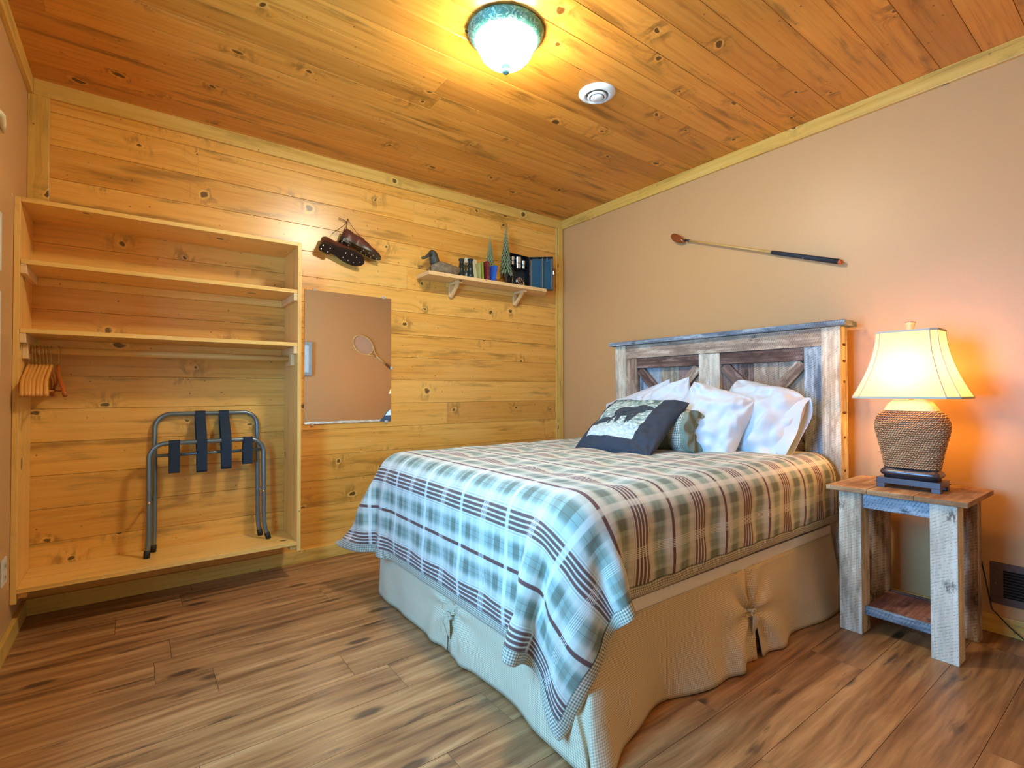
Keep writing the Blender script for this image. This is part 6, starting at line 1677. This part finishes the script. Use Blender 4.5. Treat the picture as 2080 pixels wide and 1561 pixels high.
# woven body: rows of twisted reed on a bellied flat vase
prof = [(0.088, 0.086), (0.091, 0.110), (0.098, 0.150), (0.107, 0.190), (0.115, 0.225), (0.119, 0.250), (0.118, 0.272), (0.111, 0.294), (0.098, 0.312), (0.082, 0.322)]
def prad(z):
    for (ra, za), (rb, zb) in zip(prof, prof[1:]):
        if z <= zb:
            k = (z - za) / (zb - za); return ra + (rb - ra) * k
    return prof[-1][0]
def ring_pt(R_, a, z, thick=0.56, ex=3.2):
    ca, sa = math.cos(a), math.sin(a); q = (abs(ca) ** ex + abs(sa) ** ex) ** (-1 / ex)
    return Vector((lcx + q * ca * R_ * thick, lcy + q * sa * R_, LZ + z))
m = MB(); m.grid(lambda a, b: ring_pt(prad(0.086 + 0.236 * a) - 0.004, 2 * PI * b, 0.086 + 0.236 * a), 24, 64, cv=True)
M_REED_IN = plain('dark_reed_core', hx(92, 54, 34), 0.8, var=0.2)
bd = m.build('woven_body', M_REED_IN, lp, smooth=True)
t = NT('reed'); xx = t.xyz(t.uv())
tw = t.step(t.math('SINE', t.math('ADD', t.math('MULTIPLY', xx[0], 720.0), t.math('MULTIPLY', xx[1], 520.0))), -0.5, 0.7)
rc_ = t.mix(tw, hx(150, 98, 66), hx(228, 180, 130)); t.bump(tw, 0.8, 0.002)
M_REED = t.done(rc_, 0.6)
m = MB(); rows = 27
for i in range(rows):
    z = 0.090 + 0.232 * i / (rows - 1); R_ = prad(z)
    pts = []
    N_ = 120
    for j in range(N_):
        a = 2 * PI * j / N_
        wv = 0.0022 * math.sin(a * 22 + PI * (i % 2))
        pts.append(ring_pt(R_ + 0.0008 + wv, a, z + 0.0010 * math.sin(a * 44)))
    m.tube(pts, 0.0044, 6, closed=True)
m.build('reed_weave', M_REED, bd, smooth=True)
m = MB()
pr = [(0.090, .320), (0.086, .327), (0.080, .338), (0.072, .350), (0.064, .358), (0.064, .363), (0.066, .3645), (0.0, .3646)]
m.grid(lambda a, b: ring_pt(pr[min(7, int(round(a * 7)))][0], 2 * PI * b, pr[min(7, int(round(a * 7)))][1], 0.62, 4.5), 7, 64, cv=True)
m.build('neck_cap', plain('cream_neck', hx(222, 200, 170), 0.5, var=0.06), lp, smooth=True)
m = MB(); m.lathe([(0, LZ + .364), (0.011, LZ + .364), (0.012, LZ + .372), (0.015, LZ + .380), (0.015, LZ + .418), (0.010, LZ + .426), (0, LZ + .426)], 20, (lcx, lcy)); m.build('socket', plain('amber_socket', hx(200, 130, 60), 0.35, 0.5), lp, smooth=True)
t = NT('lit_bulb'); t.b.inputs['Emission Color'].default_value = (1.0, 0.48, 0.09, 1); t.b.inputs['Emission Strength'].default_value = BULB_STRENGTH
t.done((1, .9, .8, 1), .3)
m = MB(); m.lathe([(0, LZ + .424), (0.012, LZ + .426), (0.018, LZ + .440), (0.028, LZ + .462), (0.030, LZ + .478), (0.024, LZ + .496), (0.010, LZ + .507), (0, LZ + .509)], 24, (lcx, lcy)); m.build('bulb', t.m, lp, smooth=True)
m = MB()
for sgn in (-1, 1):
    m.tube([(lcx, lcy + sgn * .016, LZ + .385), (lcx, lcy + sgn * .036, LZ + .43), (lcx, lcy + sgn * .048, LZ + .50), (lcx, lcy + sgn * .042, LZ + .58), (lcx, lcy + sgn * .020, LZ + .640), (lcx, lcy, LZ + .652)], 0.002, 8)
m.build('harp', M_BRASS, lp, smooth=True)
SH0, SH1 = LZ + 0.375, LZ + 0.644
# shade: bell flare, rectangular plan with cut corners
t = NT('lamp_shade_cloth')
pb = t.b; t.done(hx(246, 232, 206), 0.8)
tl_ = t.n('ShaderNodeBsdfTranslucent'); tl_.inputs['Color'].default_value = (0.98, 0.86, 0.66, 1)
mx = t.n('ShaderNodeMixShader'); mx.inputs[0].default_value = 0.62
t.t.links.new(pb.outputs[0], mx.inputs[1]); t.t.links.new(tl_.outputs[0], mx.inputs[2])
t.t.links.new(mx.outputs[0], t.t.nodes['Material Output'].inputs['Surface'])
M_SHADE = t.m
M_PIPING = plain('shade_piping', hx(206, 196, 176), 0.8, var=0.05)
def shade_half(f):
    # f 0 bottom .. 1 top -> half sizes (x, y) and corner cut
    k = (1 - f) ** 1.75
    return (0.078 + 0.056 * k, 0.102 + 0.076 * k, 0.020 + 0.014 * k)
def shade_poly(f):
    X, Y, c_ = shade_half(f); z = SH0 + (SH1 - SH0) * f
    return [Vector((lcx + sx, lcy + sy, z)) for sx, sy in ((X, -Y + c_), (X, Y - c_), (X - c_, Y), (-X + c_, Y), (-X, Y - c_), (-X, -Y + c_), (-X + c_, -Y), (X - c_, -Y))]
m = MB(); n_ = 16
rows_ = [shade_poly(i / n_) for i in range(n_ + 1)]
for i in range(n_):
    for j in range(8):
        j2 = (j + 1) % 8
        m.face([rows_[i][j], rows_[i][j2], rows_[i + 1][j2], rows_[i + 1][j]], [(0, 0)] * 4)
shd = m.build('lamp_shade', M_SHADE, lp, weld=True)
for j in range(8):
    m = MB(); m.tube([rows_[i][j] for i in range(n_ + 1)], 0.0022, 6)
    m.build('seam_piping', M_PIPING, shd, smooth=True)
for k, nm in ((0, 'lower_rim'), (n_, 'upper_rim')):
    m = MB()
    P_ = rows_[k]
    for j in range(8):
        a, b = P_[j], P_[(j + 1) % 8]; d_ = (b - a).normalized(); nn = Vector((d_.y, -d_.x, 0)) * 0.0018
        hgt = 0.0045
        q = [a + nn, b + nn, b - nn, a - nn]
        lo = [p + Vector((0, 0, -hgt)) for p in q]; hi = [p + Vector((0, 0, hgt)) for p in q]
        m.face(list(reversed(lo))); m.face(hi)
        for s_ in range(4): m.face([lo[s_], lo[(s_ + 1) % 4], hi[(s_ + 1) % 4], hi[s_]])
    m.build(nm, M_PIPING, shd)
m = MB()
for q in (rows_[n_][0], rows_[n_][2], rows_[n_][4], rows_[n_][6]):
    m.tube([q - Vector((0, 0, .003)), (lcx, lcy, SH1 - .002)], 0.0015, 6)
m.build('shade_spider', M_BRASS, shd)
m = MB(); m.lathe([(0, SH1), (0.010, SH1), (0.010, SH1 + .006), (0.012, SH1 + .008), (0.016, SH1 + .030), (0.017, SH1 + .034), (0.019, SH1 + .036), (0.019, SH1 + .041), (0.013, SH1 + .044), (0, SH1 + .045)], 8, (lcx, lcy), rot=.39); m.build('finial', plain('pale_wood_finial', hx(206, 168, 130), 0.45, var=0.15), lp)
m = MB()
m.tube([(lcx + .055, lcy, LZ + .012), (-0.2, lcy - .02, LZ + .006), (-0.088, lcy - .06, LZ + .008), (-0.045, lcy - .10, LZ - .03), (-0.030, -2.60, 0.40), (-0.022, -2.645, 0.10), (-0.030, -2.70, 0.045), (-0.055, -2.76, 0.006), (-0.060, -2.85, 0.005), (-0.050, -3.0, 0.005)], 0.0026, 8)
m.build('power_cord', M_RUBBER, lp, smooth=True)
